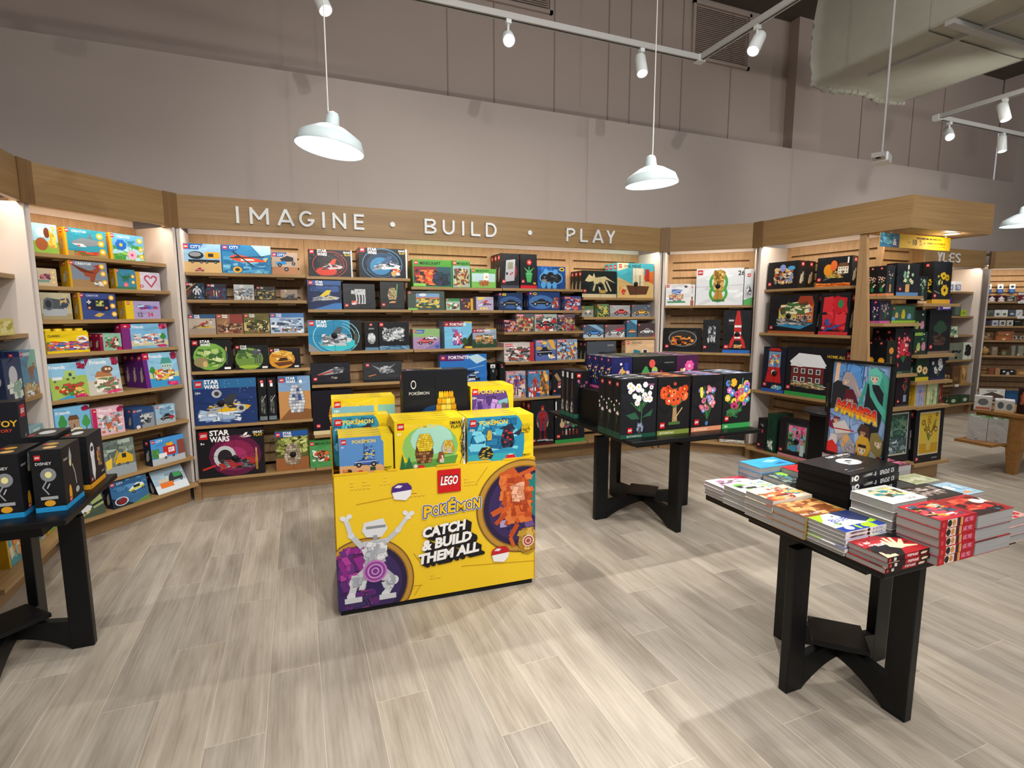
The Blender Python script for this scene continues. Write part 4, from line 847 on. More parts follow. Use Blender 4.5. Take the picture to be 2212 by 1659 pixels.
# ---------------------------------------------------------------- boxes on the wall shelves
SHW = ['top shelf', 'second shelf', 'third shelf', 'fourth shelf', 'fifth shelf', 'sixth shelf', 'seventh shelf', 'eighth shelf']
TABLE = '''W1|0|-0.011|0.271|0.223|.07|0|orange and black tanker truck box|s 1b5fa8;b 8fb8d8;r 0 0 100 38 cfae78;p 1b5fa8 0 100 0 80 42 80 55 100;L 4 82 15;t CITY 22 84 12 fff;e 35 60 20 14 23262b;e 33 63 15 8 8b9096;r 58 50 38 22 e9a21c;r 66 55 14 12 2b2b2b;r 15 36 80 9 22252a;w 25 36 8;w 48 36 8;w 62 36 8;w 85 36 8;car 30 3 24 14 c0274a
W1|0|0.265|0.361|0.226|.07|0|blue sea box with red rescue helicopter|s 1b5fa8;b 2d7fb4;k 0 0 100 60 60 1f6aa0,4ea0cc,7cc0de,2a78b0 3;p 1b5fa8 0 100 0 78 28 78 40 100;p a9d4e6 60 100 80 62 100 70 100 100;L 3 84 13;t CITY 16 86 11 fff;heli 14 24 80 54 e2502a;e 30 13 9 11 f0b01c;e 30 13 5 6 33302a
W1|0|0.633|0.197|0.179|.07|0|small box with blue monster truck|s 1b5fa8;b b9a493;r 0 0 100 34 b07d58;p 1b5fa8 0 100 0 80 44 80 60 100;L 3 82 15;t CITY 22 84 12 fff;p 2a2c30 30 70 60 86 84 78 84 60 40 58;p 2d8ad0 14 55 50 62 58 48 20 40;w 30 42 16;w 55 24 18;w 84 50 15
W1|1|-0.002|0.130|0.131|.06|0|small dark box with white walker machine|b 26292f;p 5c3b30 0 0 40 60 0 60;k 60 0 40 100 20 3d5f85,2a4a70,1f2a3a 5;l 0 55 55 98 3 d89850;L 4 84 14;t STAR_WARS 20 86 9 fff;bot 35 12 50 70 d8dade,8a9098,30343a
W1|1|0.143|0.138|0.125|.06|0|small dark maroon and blue box|b 2b2a38;k 0 0 100 75 40 4a2b34,2f4a70,233450,5c3440 7;L 6 84 13;t STAR_WARS 22 85 10 fff;fig 30 20 40 40 3
W1|1|0.337|0.147|0.124|.06|0|small grey snow scene box|b b4bac0;k 0 0 100 80 60 7e878f,dfe3e8,565c64,98a0a8 9;l 4 20 40 80 3 c9a060;t STAR_WARS 30 84 10 fff;fig 30 4 60 22 5
W1|1|0.501|0.145|0.110|.06|0|small black and olive box|b 33352f;k 5 5 90 70 50 5a5c50,202220,8b8a70,c0a050 11;L 5 84 14;t STAR_WARS 22 86 10 ddd
W1|1|0.687|0.128|0.088|.06|0|smallest brown box with black crawler|b 9a8b7c;r 0 0 100 25 4a4038;l 5 40 38 80 3 d8a860;k 30 12 60 50 30 26262a,555,808080 13;L 3 80 15;t STAR_WARS 22 84 10 eee
W1|2|0.003|0.190|0.158|.07|0|grey desert box with yellow speeder|b b3a698;r 0 0 100 30 a08f80;r 0 80 100 20 35587e;L 4 82 14;t STAR_WARS 22 84 12 fff;ship 8 25 80 35 d8b828,55585c,a03a30;fig 60 50 30 25 2
W1|2|0.199|0.192|0.159|.07|0|brown battle pack box with dark figures|b 8f6a4e;r 50 55 50 45 8a4038;L 4 82 14;t STAR_WARS 22 84 12 fff;l 18 40 40 66 2 e0b060;k 5 5 90 50 50 40302a,b58a64,6a4a38,2c2826 15;fig 20 8 70 22 6
W1|2|0.397|0.191|0.165|.07|0|olive sand box with little troop figures|b 6b6338;r 0 15 100 40 c8b478;L 4 82 14;t STAR_WARS 22 84 12 fff;k 5 10 90 60 40 4a4a28,8a8048,302e20,d8c890 17;fig 15 5 70 22 6
W1|2|0.595|0.260|0.168|.07|0|pale blue snow battle box|b a8bcd4;r 0 78 100 22 4a78b0;L 3 82 14;t STAR_WARS 18 84 12 fff;k 0 0 100 75 70 e8eef6,7890b0,c0d0e4,404a58 19;fig 30 6 50 26 4
W1|3|0.013|0.281|0.248|.07|1|black box with green village dome|b 15181a;rg 48 48 42 5f9a3c;e 45 46 42 44 7cb04c;k 10 12 70 60 40 a8c870,5a8a38,3d6a30,cfe0a0 21;e 22 28 18 16 9a8a60;e 32 22 6 10 d8b878;L 3 84 14;t STAR_WARS 22 84 14 fff;r 80 4 16 7 fff;fig 82 20 10 60 1
W1|3|0.319|0.247|0.200|.07|0|black box with green forest walker|b 181b1a;e 42 44 42 46 6f9440;k 8 45 60 40 20 4a6a34,88a858,3a5a30 23;wkr 50 26 34 64 4c4f55;e 40 12 30 7 a0c040;L 3 86 12;t STAR_WARS 16 86 12 fff;r 80 4 16 8 eee
W1|3|0.574|0.239|0.166|.07|0|black box with orange desert sail barge|b 19161a;e 38 46 44 46 d8982c;k 5 40 70 45 22 e8b84c,c07a20,f0d080 25;p 6a3a20 12 30 70 36 80 22 30 10;p 3f2a1c 25 36 60 40 55 54 36 54;L 3 86 12;t STAR_WARS 16 86 12 fff;r 80 5 14 8 eee
W1|4|0.008|0.453|0.370|.08|0|large blue box with yellow and silver starfighter|b 20386e;r 0 80 100 20 2f6ea0;k 5 5 70 25 16 a8c0dc,6f8cb8,dfe8f2 27;st 30 2;L 3 83 13;t STAR_WARS 17 83 14 fff;t 10+ 3 68 6 fff;ship 15 18 75 50 e8b818,a8adb4,3a3d42;e 36 68 8 9 b8bcc4;e 36 68 4 5 3a3d42;e 74 34 8 9 b8bcc4;e 74 34 4 5 3a3d42;S 42 46
W1|4|0.475|0.063|0.365|.26|0|narrow black box end, left of two|b 14161a;L 25 88 7;r 35 80 30 8 fff;k 25 15 50 45 24 5c5f5a,8a8d88,303331 29;r 5 3 90 9 6f7c84;l 30 45 90 60 4 fff
W1|4|0.544|0.065|0.364|.26|0|narrow black box end, right of two|b 14161a;L 25 88 7;r 35 80 30 8 fff;k 25 15 50 45 24 5c5f5a,8a8d88,303331 29;r 5 3 90 9 6f7c84;l 30 45 90 60 4 fff
W1|4|0.628|0.251|0.366|.1|0|desert box with white and blue robot|b 7fa4cc;r 0 0 100 66 c69058;p 8a5c36 0 0 100 0 100 22 40 30;r 0 88 60 12 2f6ea0;L 4 87 10;t STAR_WARS 24 88 10 fff;e 70 88 5 4 fff;pile 30 16 52 64 e4e8ee,c8ced8,3a5a9c,9aa2ae 31
W1|5|0.012|0.481|0.387|.1|0|big black and maroon box with red circle|b 17141a;e 56 44 40 44 5f1840;e 56 44 30 33 8a2450;e 56 40 18 22 a83068;L 4 82 15;t STAR_WARS 19 80 18 fff;t 9+ 5 70 6 fff;e 40 42 17 24 c8ccd0;e 40 42 11 16 2a2028;k 30 15 60 24 50 3a3a40,70727a,b03030,202024 33;l 6 18 26 26 3 c83030;ship 62 78 20 14 c8a8b0,803040,fff;t SMART 84 88 6 fff;t PLAY 86 82 6 f0d020;S 55 38;fig 84 10 8 50 1
W1|5|0.581|0.259|0.337|.1|0|forest box with pale green doll in robe|b 5a5c30;k 0 40 100 50 40 7c8440,a8b060,c8d080,40441f 35;r 0 0 100 32 9a6238;r 0 86 100 14 2458a0;L 3 87 10;t STAR_WARS 24 87 10 fff;pile 25 14 52 54 b8a890,a09078,8a7a66,c8baa4 36;S 52 40
W2|5|0.847|0.186|0.230|.08|0|green box with orange blocky animal|b 4f9a58;r 0 82 100 18 3f8a44;L 4 84 13;t MINECRAFT 26 85 11 222;k 10 20 80 45 30 d86a34,f0f0ea,b85020,303030 37
W2|0|0.918|0.357|0.227|.07|1|black box with red rings and grey racer|b 1d1e22;rg 48 45 40 b03a34;e 48 45 24 36 2c2a2e;e 40 20 24 16 d04030;L 3 84 15;t STAR_WARS 20 82 17 fff;ship 28 18 50 50 c8ccd0,404448,d85030;st 14 6;t SMART 80 88 8 fff;t PLAY 83 79 8 f0d020;r 97 0 3 100 ddd
W2|0|1.333|0.422|0.258|.06|3|black box with blue circle and white jet|b 1c1e26;rg 48 46 42 4a88b8;e 48 46 34 40 25405e;e 44 40 22 30 3f86b8;L 3 86 14;t STAR_WARS 18 84 15 fff;ship 26 18 60 58 e4e8ec,90989f,3f5a80;k 66 5 20 30 12 d8a860,c85040,e8e8e8 39;t SMART 82 90 7 fff;t PLAY 84 82 7 f0d020;r 97 0 3 100 ddd
W2|1|0.897|0.275|0.249|.08|0|navy box with grey freighter on blue|b 1d2b50;p 3f78b8 15 0 80 22 100 22 100 0;k 5 60 90 20 14 2a4880,3a5c98 41;r 0 84 100 16 3a5f98;L 4 85 13;t STAR_WARS 24 85 12 fff;ship 8 22 86 46 b4b8bc,7c8086,e0c840
W2|1|1.186|0.270|0.222|.08|0|dark grey box with white walking machine|b 2c2f33;wkr 25 22 55 64 c8ccd0;k 25 18 20 16 8 e8e8e8,d05040,b0b4b8 43;L 5 10 12;r 0 0 100 6 1c1e22
W2|1|1.504|0.212|0.255|.08|0|dark grey box with tan robed doll|b 2d3032;pile 30 36 40 42 c8b488,a8946c,8a7a58,d8c8a0 44;l 66 50 72 92 3 7ad86a;k 35 22 30 8 6 e0c080,c05040 45;L 6 12 11;r 0 0 100 6 1a1c1e
W2|2|0.884|0.442|0.268|.09|0|large turquoise box with white saucer|b 2c86b0;r 78 0 22 100 16181c;rg 52 46 44 8fd0d8;e 55 24 34 22 3ac0cc;L 2 82 16;t STAR_WARS 15 82 16 fff;ship 20 10 62 70 d4d8dc,8c9298,505860;k 22 16 52 40 60 e8ecf0,9aa0a8,5c646c,c0c6cc 47;p 8a9096 0 0 0 28 22 0;S 48 50;fig 82 20 14 50 1
W2|2|1.353|0.117|0.249|.26|0|narrow black box showing silver saucer end|b 15171c;L 38 86 9;r 30 74 40 5 888;e 50 42 30 20 9aa0a6;k 22 26 56 34 26 b8bec4,686e74,e0e4e8 49;r 0 0 100 10 5c84a0
W2|2|1.476|0.270|0.249|.08|0|black box with silver saucer over ice|b 17191e;L 3 84 13;k 10 30 75 50 90 a8aeb4,7c8288,d8dce0,50565c 51;e 62 58 20 20 90969c;k 44 38 38 38 40 c0c6cc,6c7278,e4e8ec 52;r 0 0 100 14 5c88a8;k 0 0 100 14 16 88b0c8,3f6a8a 53
W2|3|0.890|0.323|0.184|.09|0|dark box with long red and grey cruiser|b 22232c;p 9a9ea4 15 46 62 78 86 72 78 52 40 44;p b04038 15 46 60 66 58 58 20 42;k 55 50 30 30 26 b0b4b8,6c7076,44484c 55;L 6 18 16;r 0 0 100 10 141519;k 50 25 20 12 6 c8b090,606468 56
W2|3|1.330|0.337|0.178|.09|0|dark grey box with winged shuttle|b 33363c;p 8a8e94 20 86 52 62 84 90 58 50 50 40 44 52;k 40 40 40 40 24 a8acb0,606468,c0c4c8 57;p c08050 10 32 30 40 32 36 14 28;L 6 78 16;r 0 0 100 12 1c1e22
W2|4|0.888|0.341|0.382|.1|0|black box with golden lion cub toy|b 141420;pile 38 20 40 56 d89838,c88428,e8b050,b87020 58;L 8 16 8;r 0 0 100 9 d8c89c
W3|0|1.804|0.367|0.247|.07|2|green box with lava fortress scene|b 4d9a3a;r 2 3 96 72 2f5560;p 8a3038 2 40 2 75 60 75 50 30;k 5 6 60 60 50 e86030,c03828,30282c,f08848 59;k 50 5 46 50 24 1f3f4a,203038,403858 60;L 4 82 13;t MINECRAFT 18 82 12 222;r 2 3 30 10 8fd060
W3|0|2.177|0.174|0.250|.07|0|green box with tan mob scene|b 55a045;r 3 2 94 78 9ab4c0;k 5 3 90 70 60 c8b078,6a5a40,303830,d8d0a8,a04030 61;L 4 84 13;t MINECRAFT 26 85 10 222
W3|0|2.360|0.249|0.180|.07|0|green box with white blocky bird|b 5fae48;r 3 2 94 74 b8d8dc;r 3 2 94 30 7ab858;r 50 40 20 38 f0f0ec;r 58 52 8 10 e09030;k 30 10 45 30 24 a86030,7a4020,d09050 63;L 4 82 14;t MINECRAFT 20 84 11 222
W3|1|1.748|0.342|0.172|.08|0|long grey green box with battle scene|b 49584f;r 22 18 64 70 7aa4cc;r 22 50 64 18 c87858;k 20 12 68 50 60 3a5a40,c8a050,2c4048,5c7850,e8d060 65;e 40 80 10 8 dfe8f0;r 0 0 26 10 80c060;L 2 84 12;t MINECRAFT 14 86 8 333
W3|1|2.105|0.134|0.108|.05|0|tiny pale green box with black stump|b a4bca8;r 0 75 100 25 3f8a58;k 5 8 90 55 24 2c3430,d04838,e8e8e0,6a9a70 67;L 4 80 16
W3|1|2.244|0.126|0.110|.05|0|tiny dark box with yellow animal|b 4a3c48;r 80 0 20 100 d8a840;e 50 40 18 26 e8b830;k 20 10 60 60 18 5a4050,d89838,302830 69;L 4 78 16
W3|1|2.402|0.174|0.126|.06|1|small lavender box with blue racer plane|b b4acc8;p e8d060 10 98 60 98 30 76 6 76;ship 8 26 84 50 3a4888,f0f0f0,c84040;e 26 12 6 9 f0d860;e 44 12 6 9 f0d860;e 60 14 6 9 f0d860
W3|2|1.780|0.250|0.186|.07|1|pastel box with red racing car|b a890b8;r 0 60 100 40 90b878;p 2f6ac0 6 96 44 96 40 78 10 78;t SONIC 12 82 9 f0d020;L 2 84 12;car 16 24 60 36 d02c3c;car 46 44 44 24 dfe4e8;p 8878b0 40 0 100 40 100 0;e 90 12 8 9 3860b0
W3|2|2.076|0.269|0.250|.06|3|sky blue box with white bird machine|b 78c0e4;p 24301f 60 0 100 60 100 0;p 8a1f38 0 82 0 100 72 100 66 82;r 78 96 22 4 e8c030;L 3 84 12;t FORTNITE 20 85 11 fff bold;k 28 10 36 64 46 4a4890,8a70c0,e8e8f8,d04868 71;r 70 0 30 7 e8c030;tree 60 0 26 40 35502a
W3|2|2.352|0.240|0.181|.07|0|dull box with ruins and dark green trees|b 9aa8c0;r 0 0 100 45 2f4a34;k 10 20 80 50 40 a08870,d8c8a8,c08048,405c40 73;p 7a1f34 0 80 0 100 52 100 48 80;L 3 82 15;t FORTNITE 18 84 13 fff bold;r 60 97 40 3 e8c030
W3|3|2.020|0.461|0.269|.09|0|purple and blue box with sky vehicle|b 2f74c4;p 55266e 0 78 0 100 56 100 50 78;p bfe0ec 58 92 80 100 100 80 78 66;L 3 83 13;t FORTNITE 18 84 13 fff bold;k 15 5 70 40 40 2a3a58,3f5f90,c8d0d8,1c2438 75;l 5 30 95 60 1 9cc8e8
W4|0|2.661|0.192|0.333|.09|2|tall black box with grey handheld console|b 202125;e 60 50 30 24 7a2c3a;p b4b4bc 30 80 80 84 74 22 22 18;p 8a9078 40 74 68 76 66 56 38 54;e 34 42 6 4 26262c;e 62 44 4 3 b02848;e 54 40 4 3 b02848;L 8 14 10;r 0 0 100 8 454858
W4|0|2.867|0.179|0.334|.09|1|tall black box with potted red flower|b 1c1d20;p 4aa860 40 18 64 18 72 44 32 44;e 52 44 20 3 5ab870;l 52 48 52 64 6 3f9a50;p 58b068 52 50 20 62 44 46;p 58b068 52 50 84 62 60 46;flr 54 76 16 d83830,fff;L 8 16 9;r 0 0 100 9 c8202c;k 76 12 18 6 5 d8a030,e8c860 77
W4|0|3.053|0.313|0.222|.06|0|wide blue box with glowing dark oval|b 27549c;k 0 0 100 100 30 2f66b4,1f4888 79;e 48 48 42 32 6ab0e8;e 48 48 38 27 16191f;k 14 26 68 44 30 23272f,34383f,8a8d90 80;e 30 76 9 12 5aa0dc;e 62 76 9 12 5aa0dc;e 20 18 9 16 5aa8e4;e 40 16 8 16 5aa8e4;e 60 16 8 16 5aa8e4;e 86 88 9 8 f0d020;e 86 88 6 4 1a1a1a
W4|1|2.628|0.254|0.168|.06|2|navy box with long black car|b 22365c;e 50 45 46 36 3a5c92;car 8 24 84 40 1c1f26;k 75 2 24 22 10 3f78c0,8ab0e0 81;L 3 84 13;e 24 90 8 7 f0d020;e 24 90 5 3 1a1a1a
W4|1|2.948|0.343|0.185|.06|1|navy box with black muscle car|b 24407a;e 40 45 40 38 4876b4;car 8 28 64 36 14171d;L 3 84 13;e 20 90 6 7 f0d020;e 20 90 4 3 1a1a1a;k 74 6 22 66 30 b0885c,c03830,e0d8d0,3a4a70 83
W4|1|3.345|0.190|0.143|.06|2|small red and blue action box|b 4a5690;k 0 0 100 85 50 b03848,c8d0e0,30406c,d86048 85;r 0 82 44 14 c02030;t MARVEL 4 84 10 fff
W4|2|2.676|0.135|0.117|.06|5|tiny dark box with orange figure|b 44304c;k 0 0 100 90 40 d8803c,a03830,2c2434,c0a0c8 87;r 0 84 50 13 c02030;t MARVEL 4 85 10 fff
W4|2|2.804|0.195|0.175|.06|2|grey box with tan monster battle|b 5a6068;k 0 0 100 85 60 b8a070,8a5038,40464e,d8c8a0,b03028 89;r 4 85 40 12 c02030;t MARVEL 6 87 9 fff;fig 40 2 55 16 3
W4|2|3.006|0.246|0.171|.06|0|pale box with black spider car|b a8b4ac;k 0 0 100 85 50 dfe4e0,6a7a70,404a48,c03038 91;car 15 28 72 34 1c1d22;e 48 50 7 7 c8242c;p e0785c 12 12 50 4 46 22;r 4 85 34 12 c02030;t MARVEL 6 87 9 fff
W4|2|3.258|0.200|0.168|.06|0|grey box with two climbing figures|b 5c5868;k 0 0 100 88 60 a03038,3a4468,c8b060,8a8890,2a2a34 93;r 4 85 38 12 a02030;t MARVEL 6 87 9 eee
W4|3|2.667|0.319|0.187|.07|2|white and red hall battle box|b c8c0bc;k 0 0 100 78 80 8a8a8c,e8e4e0,403c3e,b04038,5c5a5c 95;r 4 80 26 15 c02030;t MARVEL 6 83 10 fff;r 86 0 14 100 b83038
W4|3|3.003|0.229|0.210|.07|0|blue box with black armoured truck|b 5868a8;k 0 50 100 50 30 c8a050,e8c060,8090c0 97;p e8b040 60 100 85 100 100 50 80 60;car 8 20 72 48 1d2330;L 3 84 0;r 4 86 34 11 c02030;t MARVEL 6 88 8 fff;k 60 10 36 20 12 e8d060,fff,a03830 98
W4|3|3.243|0.233|0.212|.07|0|ice blue box with crowd of machines|b 8a98b0;k 0 0 100 85 90 50607c,c8d4e4,e8c060,2f3a50,70b8d8,c04838 99;r 4 86 40 11 c02030;t MARVEL 6 88 8 fff;fig 10 2 80 18 8
W4|4|2.678|0.203|0.268|.07|0|purple figure box with bright tights|b b8a8b0;k 0 0 100 90 50 a04898,503060,e0d0c0,4090c8,c87850 101;bot 34 12 34 74 5a3878,c050a8,2c2038;r 4 90 40 8 c02030;t MARVEL 6 91 6 fff
W4|4|2.911|0.230|0.264|.07|0|blue box with red armour suit and hall|b 4a80b0;k 55 0 45 100 30 d89848,b87838,e8b868,6a4a30 103;k 0 0 60 40 20 c03028,2c5a90,e0e4e8 104;bot 16 22 34 56 b02c28,d8a838,7a2020;r 4 90 40 8 c02030;t MARVEL 6 91 6 fff
W4|4|3.177|0.150|0.260|.07|0|black box with tan hammer shape|b 1b1c22;p a08058 15 80 35 90 90 40 78 30;k 40 26 40 30 12 c05048,d0d4d8,404450 105;L 10 14 9;r 0 0 100 6 24386c
W4|4|2.517|0.059|0.336|.22|0|narrow black box end with white tag|b 1a1b1f;r 8 76 80 20 f4f4f4;r 24 84 44 5 222;r 22 79 54 3 222;k 30 50 40 16 5 888,aaa,555 107
W4|4|2.617|0.051|0.333|.22|0|narrow black box end without tag|b 1a1b1f;L 30 88 7;k 30 76 40 8 6 e0c060,c03030,ddd 109
W4|5|2.926|0.249|0.454|.12|1|tall black box with red and gold armour|b 1a1b20;e 50 56 28 24 2c4c6c;bot 24 14 54 76 a02428,c89848,6a1a1c;r 25 10 50 3 b8c0c8;L 6 8 7;r 0 0 100 5 5a1c20;t MARVEL 66 8 4 ddd
W4|5|3.190|0.341|0.462|.12|0|black box with green neon lab scene|b 1c1d21;r 0 0 100 8 38a050;k 18 34 60 50 50 4aa878,b85078,d8c8a8,2c5c48,783858 111;e 24 42 8 7 d8b888;fig 20 18 60 14 5;L 6 12 8;l 4 60 4 95 4 eee;S 55 56
W5|0|3.555|0.414|0.274|.08|2|black box with cream dinosaur skeleton|b 17201f;k 20 24 60 60 10 1d2e2c,1f302c 113;p d0c090 8 62 20 86 30 78 34 92 38 74 30 60 18 58;p c8b888 30 72 66 80 98 54 70 68 62 50 34 52;l 38 54 32 24 5 c8b888;l 48 52 52 22 5 d8c898;l 62 56 72 22 5 c8b888;l 70 62 84 24 4 d0c090;r 50 16 18 12 b89848;L 4 18 12;r 0 0 100 13 cfc39b;S 52 48
W5|0|3.980|0.462|0.366|.08|2|sandy box with cream pirate ship|b 4ab0c0;p d8b878 0 0 0 60 40 40 100 60 100 0;p e8dcb8 30 100 0 100 0 76 28 86;p d8702c 60 60 100 80 100 40;r 42 36 30 50 dcd0ac;p 5c3828 24 36 88 34 80 10 34 8;l 62 20 62 98 2 5a4030;r 44 66 22 20 e8e0c8;r 76 48 12 36 b03a30;L 4 86 10;t ONE_PIECE 18 87 9 333;k 6 8 18 24 12 c83830,e8b060,e0c8a0 115;S 50 40
W5|1|3.548|0.135|0.114|.06|0|small grey box with white motorbike|b 9a9890;p 5c7848 0 60 0 100 100 100 100 70;w 32 34 17;w 72 32 17;p e0dccc 30 50 60 66 76 46 50 34;L 4 80 15
W5|1|3.730|0.139|0.134|.06|3|small green box with striped creature|b 6a8858;k 0 0 100 90 50 3a4a34,a8b878,d8c048,2c3028 117;L 4 80 15;w 80 18 14
W5|1|3.887|0.245|0.123|.06|0|grey box with red sports coupe|b a8acae;r 0 0 100 32 8a8e92;car 18 20 74 50 c8241f;L 3 80 16
W5|1|4.159|0.239|0.131|.06|0|grey blue box with yellow supercar|b 5a6470;r 0 0 100 30 808890;car 12 18 80 42 e0a820;L 3 80 15;k 70 70 28 22 8 384050,90a0b0 119
W5|2|3.555|0.242|0.138|.06|0|box with bright blue sports car|b 4a5c70;p 8ab0d0 20 100 60 100 100 60 100 40;r 0 0 100 26 b0c0c8;car 16 16 78 44 1f7ad0;L 3 82 15
W5|2|3.816|0.244|0.136|.06|0|box with white striped racing car|b 6a5c60;r 0 0 100 30 a8a8ac;car 10 22 70 34 d8dadc;p c83040 50 60 96 80 92 66 60 44;L 3 82 15;l 80 0 96 40 5 fff
W5|2|4.085|0.131|0.184|.07|0|taller box with teal small car|b 3c6a84;p 7ab8d8 30 100 100 100 100 70;car 20 20 66 28 e08830;L 4 86 12
W5|2|4.228|0.249|0.146|.06|1|dark box with silver sports car|b 4a3c40;r 0 0 100 30 5c5558;car 14 18 78 46 d4d8da;L 3 82 14;p c03038 80 0 100 20 100 0
W5|3|3.588|0.353|0.253|.08|2|dark box with long grey racing car|b 30353c;p 484e56 0 40 100 60 100 100 0 100;car 8 16 84 42 1d2024;k 15 24 70 20 20 8a9098,c0c4c8,50555c 121;r 70 80 22 6 888
W5|3|4.062|0.368|0.257|.08|0|tan box with blue digger|b dcb890;r 0 0 100 30 c89868;L 4 84 13;t TECHNIC 20 85 10 333;r 58 36 20 24 e8e4dc;r 62 46 12 12 2c3030;w 60 24 9;w 80 24 9;p 2a7a8c 20 30 30 62 52 54 50 40 34 46;r 52 30 34 12 b04830
C|0|-0.020|0.253|0.230|.2|0|lower small white box with football figures|b e8ebee;r 8 12 74 8 4a9a60;k 14 20 60 34 30 d8a868,b85048,4a6ab0,e8c8a0 123;k 20 56 50 20 10 4a68b8,90a8d8 124;L 3 84 13;k 76 82 14 10 6 333,555 221
C|0|0.240|0.052|0.222|.2|0|narrow white box end showing bare footballer|b e4e7ea;e 50 34 16 10 8a5a40;r 20 0 60 24 a85c40;L 30 82 8;l 50 56 50 76 6 333
C|0|0.302|0.466|0.384|.2|0|large white box with golden trophy|b e6ebf0;g 48 62 20 30 6 4aa848;g 48 32 20 24 6 4aa848;p b88c34 36 14 60 14 54 40 60 70 62 88 52 97 40 92 36 74 44 44;e 48 82 13 13 c8a048;k 36 40 24 55 40 d8b058,a87c2c,e8c878,8a6420 125;r 36 10 26 6 3f7a40;L 3 83 13;t 26 88 80 14 222 bold;S 47 52
C|0|0.775|0.093|0.370|.2|0|narrow white box with silver football|b dfe8ee;p 58b060 0 0 100 0 100 22 0 14;e 52 38 42 20 c0c8d0;k 20 24 62 28 24 2c3034,e8ecf0,8a9298 127;L 30 78 9
C|1|-0.010|0.388|0.257|.09|0|dark box with orange flames in case|b 1a1b1e;r 16 26 70 60 34302e;g 51 56 38 34 3 8a8a8a;k 20 28 62 40 50 e8782c,f0a048,c8501c,2a2624 129;L 5 16 13;r 0 0 100 9 26262a;S 42 42
C|1|0.392|0.175|0.346|.09|0|dark narrow box with grey towers|b 232428;k 28 26 46 60 40 54585e,9a9ea4,34383e,c8ccd0 131;L 6 12 9;r 0 0 100 6 2c2c30
C|1|0.592|0.281|0.445|.1|0|black box with red and white rocket|b 1b1d21;p c83028 40 66 48 98 58 98 66 70 66 30 40 30;r 41 60 25 5 fff;r 41 44 25 5 fff;r 41 34 25 4 fff;p c83028 22 12 28 28 42 44 42 30 34 12;p c83028 84 12 78 28 64 44 64 30 72 12;p c83028 48 98 53 104 58 98;k 40 12 30 8 9 d8a060,c83028,e8c890 133;r 18 66 22 16 2a2c30;r 20 74 18 4 ccc;L 6 10 9;r 0 0 100 7 2f6ec8;S 52 44
C|3|0.610|0.244|0.211|.1|0|black box with white stripe low on right|b 1b1c20;L 4 26 14;r 0 2 100 16 b8b4a8;k 5 3 90 12 16 8a867c,dcd8cc 135;l 20 60 90 80 3 ddd
D|0|0.041|0.330|0.262|.12|1|black box with little dollhouse window stages|b 191a1d;r 22 20 60 34 6a3030;k 20 16 66 60 60 c8a058,a85838,e8d8b0,38302e,8098c8 137;e 50 76 10 13 8090d0;e 78 74 12 8 4a98c8;e 30 70 8 8 d8b880;L 4 12 13
D|0|0.558|0.315|0.259|.1|0|black box with autumn cottage and trees|b 1a1c20;p 5c646c 20 20 84 40 84 46 24 26;k 26 28 54 24 50 4a7838,c8a050,e8c060,8a5830 139;e 34 56 13 20 e09024;e 50 70 10 18 e06a30;house 62 42 30 36 e8dcc0,6a4a34;l 90 76 90 96 4 eee;r 0 0 100 11 d86a28;k 0 0 100 11 20 f0a048,b84818 141;L 4 18 13
D|1|0.112|0.495|0.367|.1|0|wide black box with yellow and orange harbour houses|b 1a1b1f;p 3a8cb8 14 20 70 12 96 28 60 30;house 22 30 40 46 d8c058,b0683c;house 60 30 34 66 d06a2c,a04028;k 16 22 70 16 40 6a6c70,a0a4a8,404448,c8ccd0 143;k 24 50 66 30 24 e8e0b8,5c4030,48703c 144;L 4 10 9;r 0 0 100 6 b05a30;S 44 46
D|1|0.640|0.268|0.371|.1|0|black box with four big red blocks|b 1c1d22;k 10 14 80 78 9 d83038,c8242c,e04048 145;p d83038 12 90 44 92 42 56 10 54;p c8242c 52 92 90 88 88 54 54 56;p d03038 10 48 46 48 44 14 14 12;p e03840 54 50 92 48 90 12 56 14;e 70 74 9 10 2f8a58;e 28 30 8 9 3058a8;k 10 14 80 10 8 3058b0,a02028 145;L 10 12 9;r 0 0 100 8 c8303a
D|2|0.116|0.252|0.444|.1|0|black box with red gumball machine|b 1c2233;r 25 56 52 34 7aa0c8;k 28 58 46 26 30 e8d060,d84838,4a90d0,e8e8f0 147;p c02828 22 92 80 92 70 98 32 98;p c02828 26 56 76 56 86 22 16 22;e 50 44 10 6 e8e8e8;k 40 8 50 8 10 e0c060,5ab0d8,f0f0f0 148;L 8 12 8;r 0 0 100 7 2f5cb0;S 56 42
D|2|0.378|0.554|0.459|.12|0|large black box with snowy red brick house|b 1c1c22;house 10 24 58 58 6a2c2c,eef2f6;p eef2f6 6 70 22 88 60 86 72 66 66 62 10 64;k 8 18 66 12 40 8a5a38,e8e8f0,4a6a40,c8b080 149;r 20 60 10 8 e8ecf0;t HOME_ALONE 72 82 6 e8c030;L 3 12 8;r 0 0 100 8 38984c
D|3|0.147|0.098|0.322|.1|0|small black box with red jewel flower|b 1c1c20;e 55 60 10 6 c03848;L 10 12 8;r 0 0 100 6 5c2c38;k 30 76 40 5 5 777,999 151
D|3|0.253|0.100|0.384|.24|0|narrow dark green box standing end on|b 18392c;k 15 8 60 26 12 dfe8e0,a8c0b0,5c8c70 153;r 10 40 60 3 0f2a20
D|3|0.389|0.378|0.371|.1|0|black framed box with pink blossom pond scene|b 1b1b1f;r 20 16 60 72 35343a;r 26 20 48 64 8fb070;r 28 66 44 18 e86a98;k 26 20 48 64 70 f090b8,5c9c60,88c0d8,d8508c,304c3c 155;e 42 26 14 8 4aa8d0;r 60 10 10 28 c8e0e4;L 4 12 8;r 0 0 100 7 d8909c;S 50 44
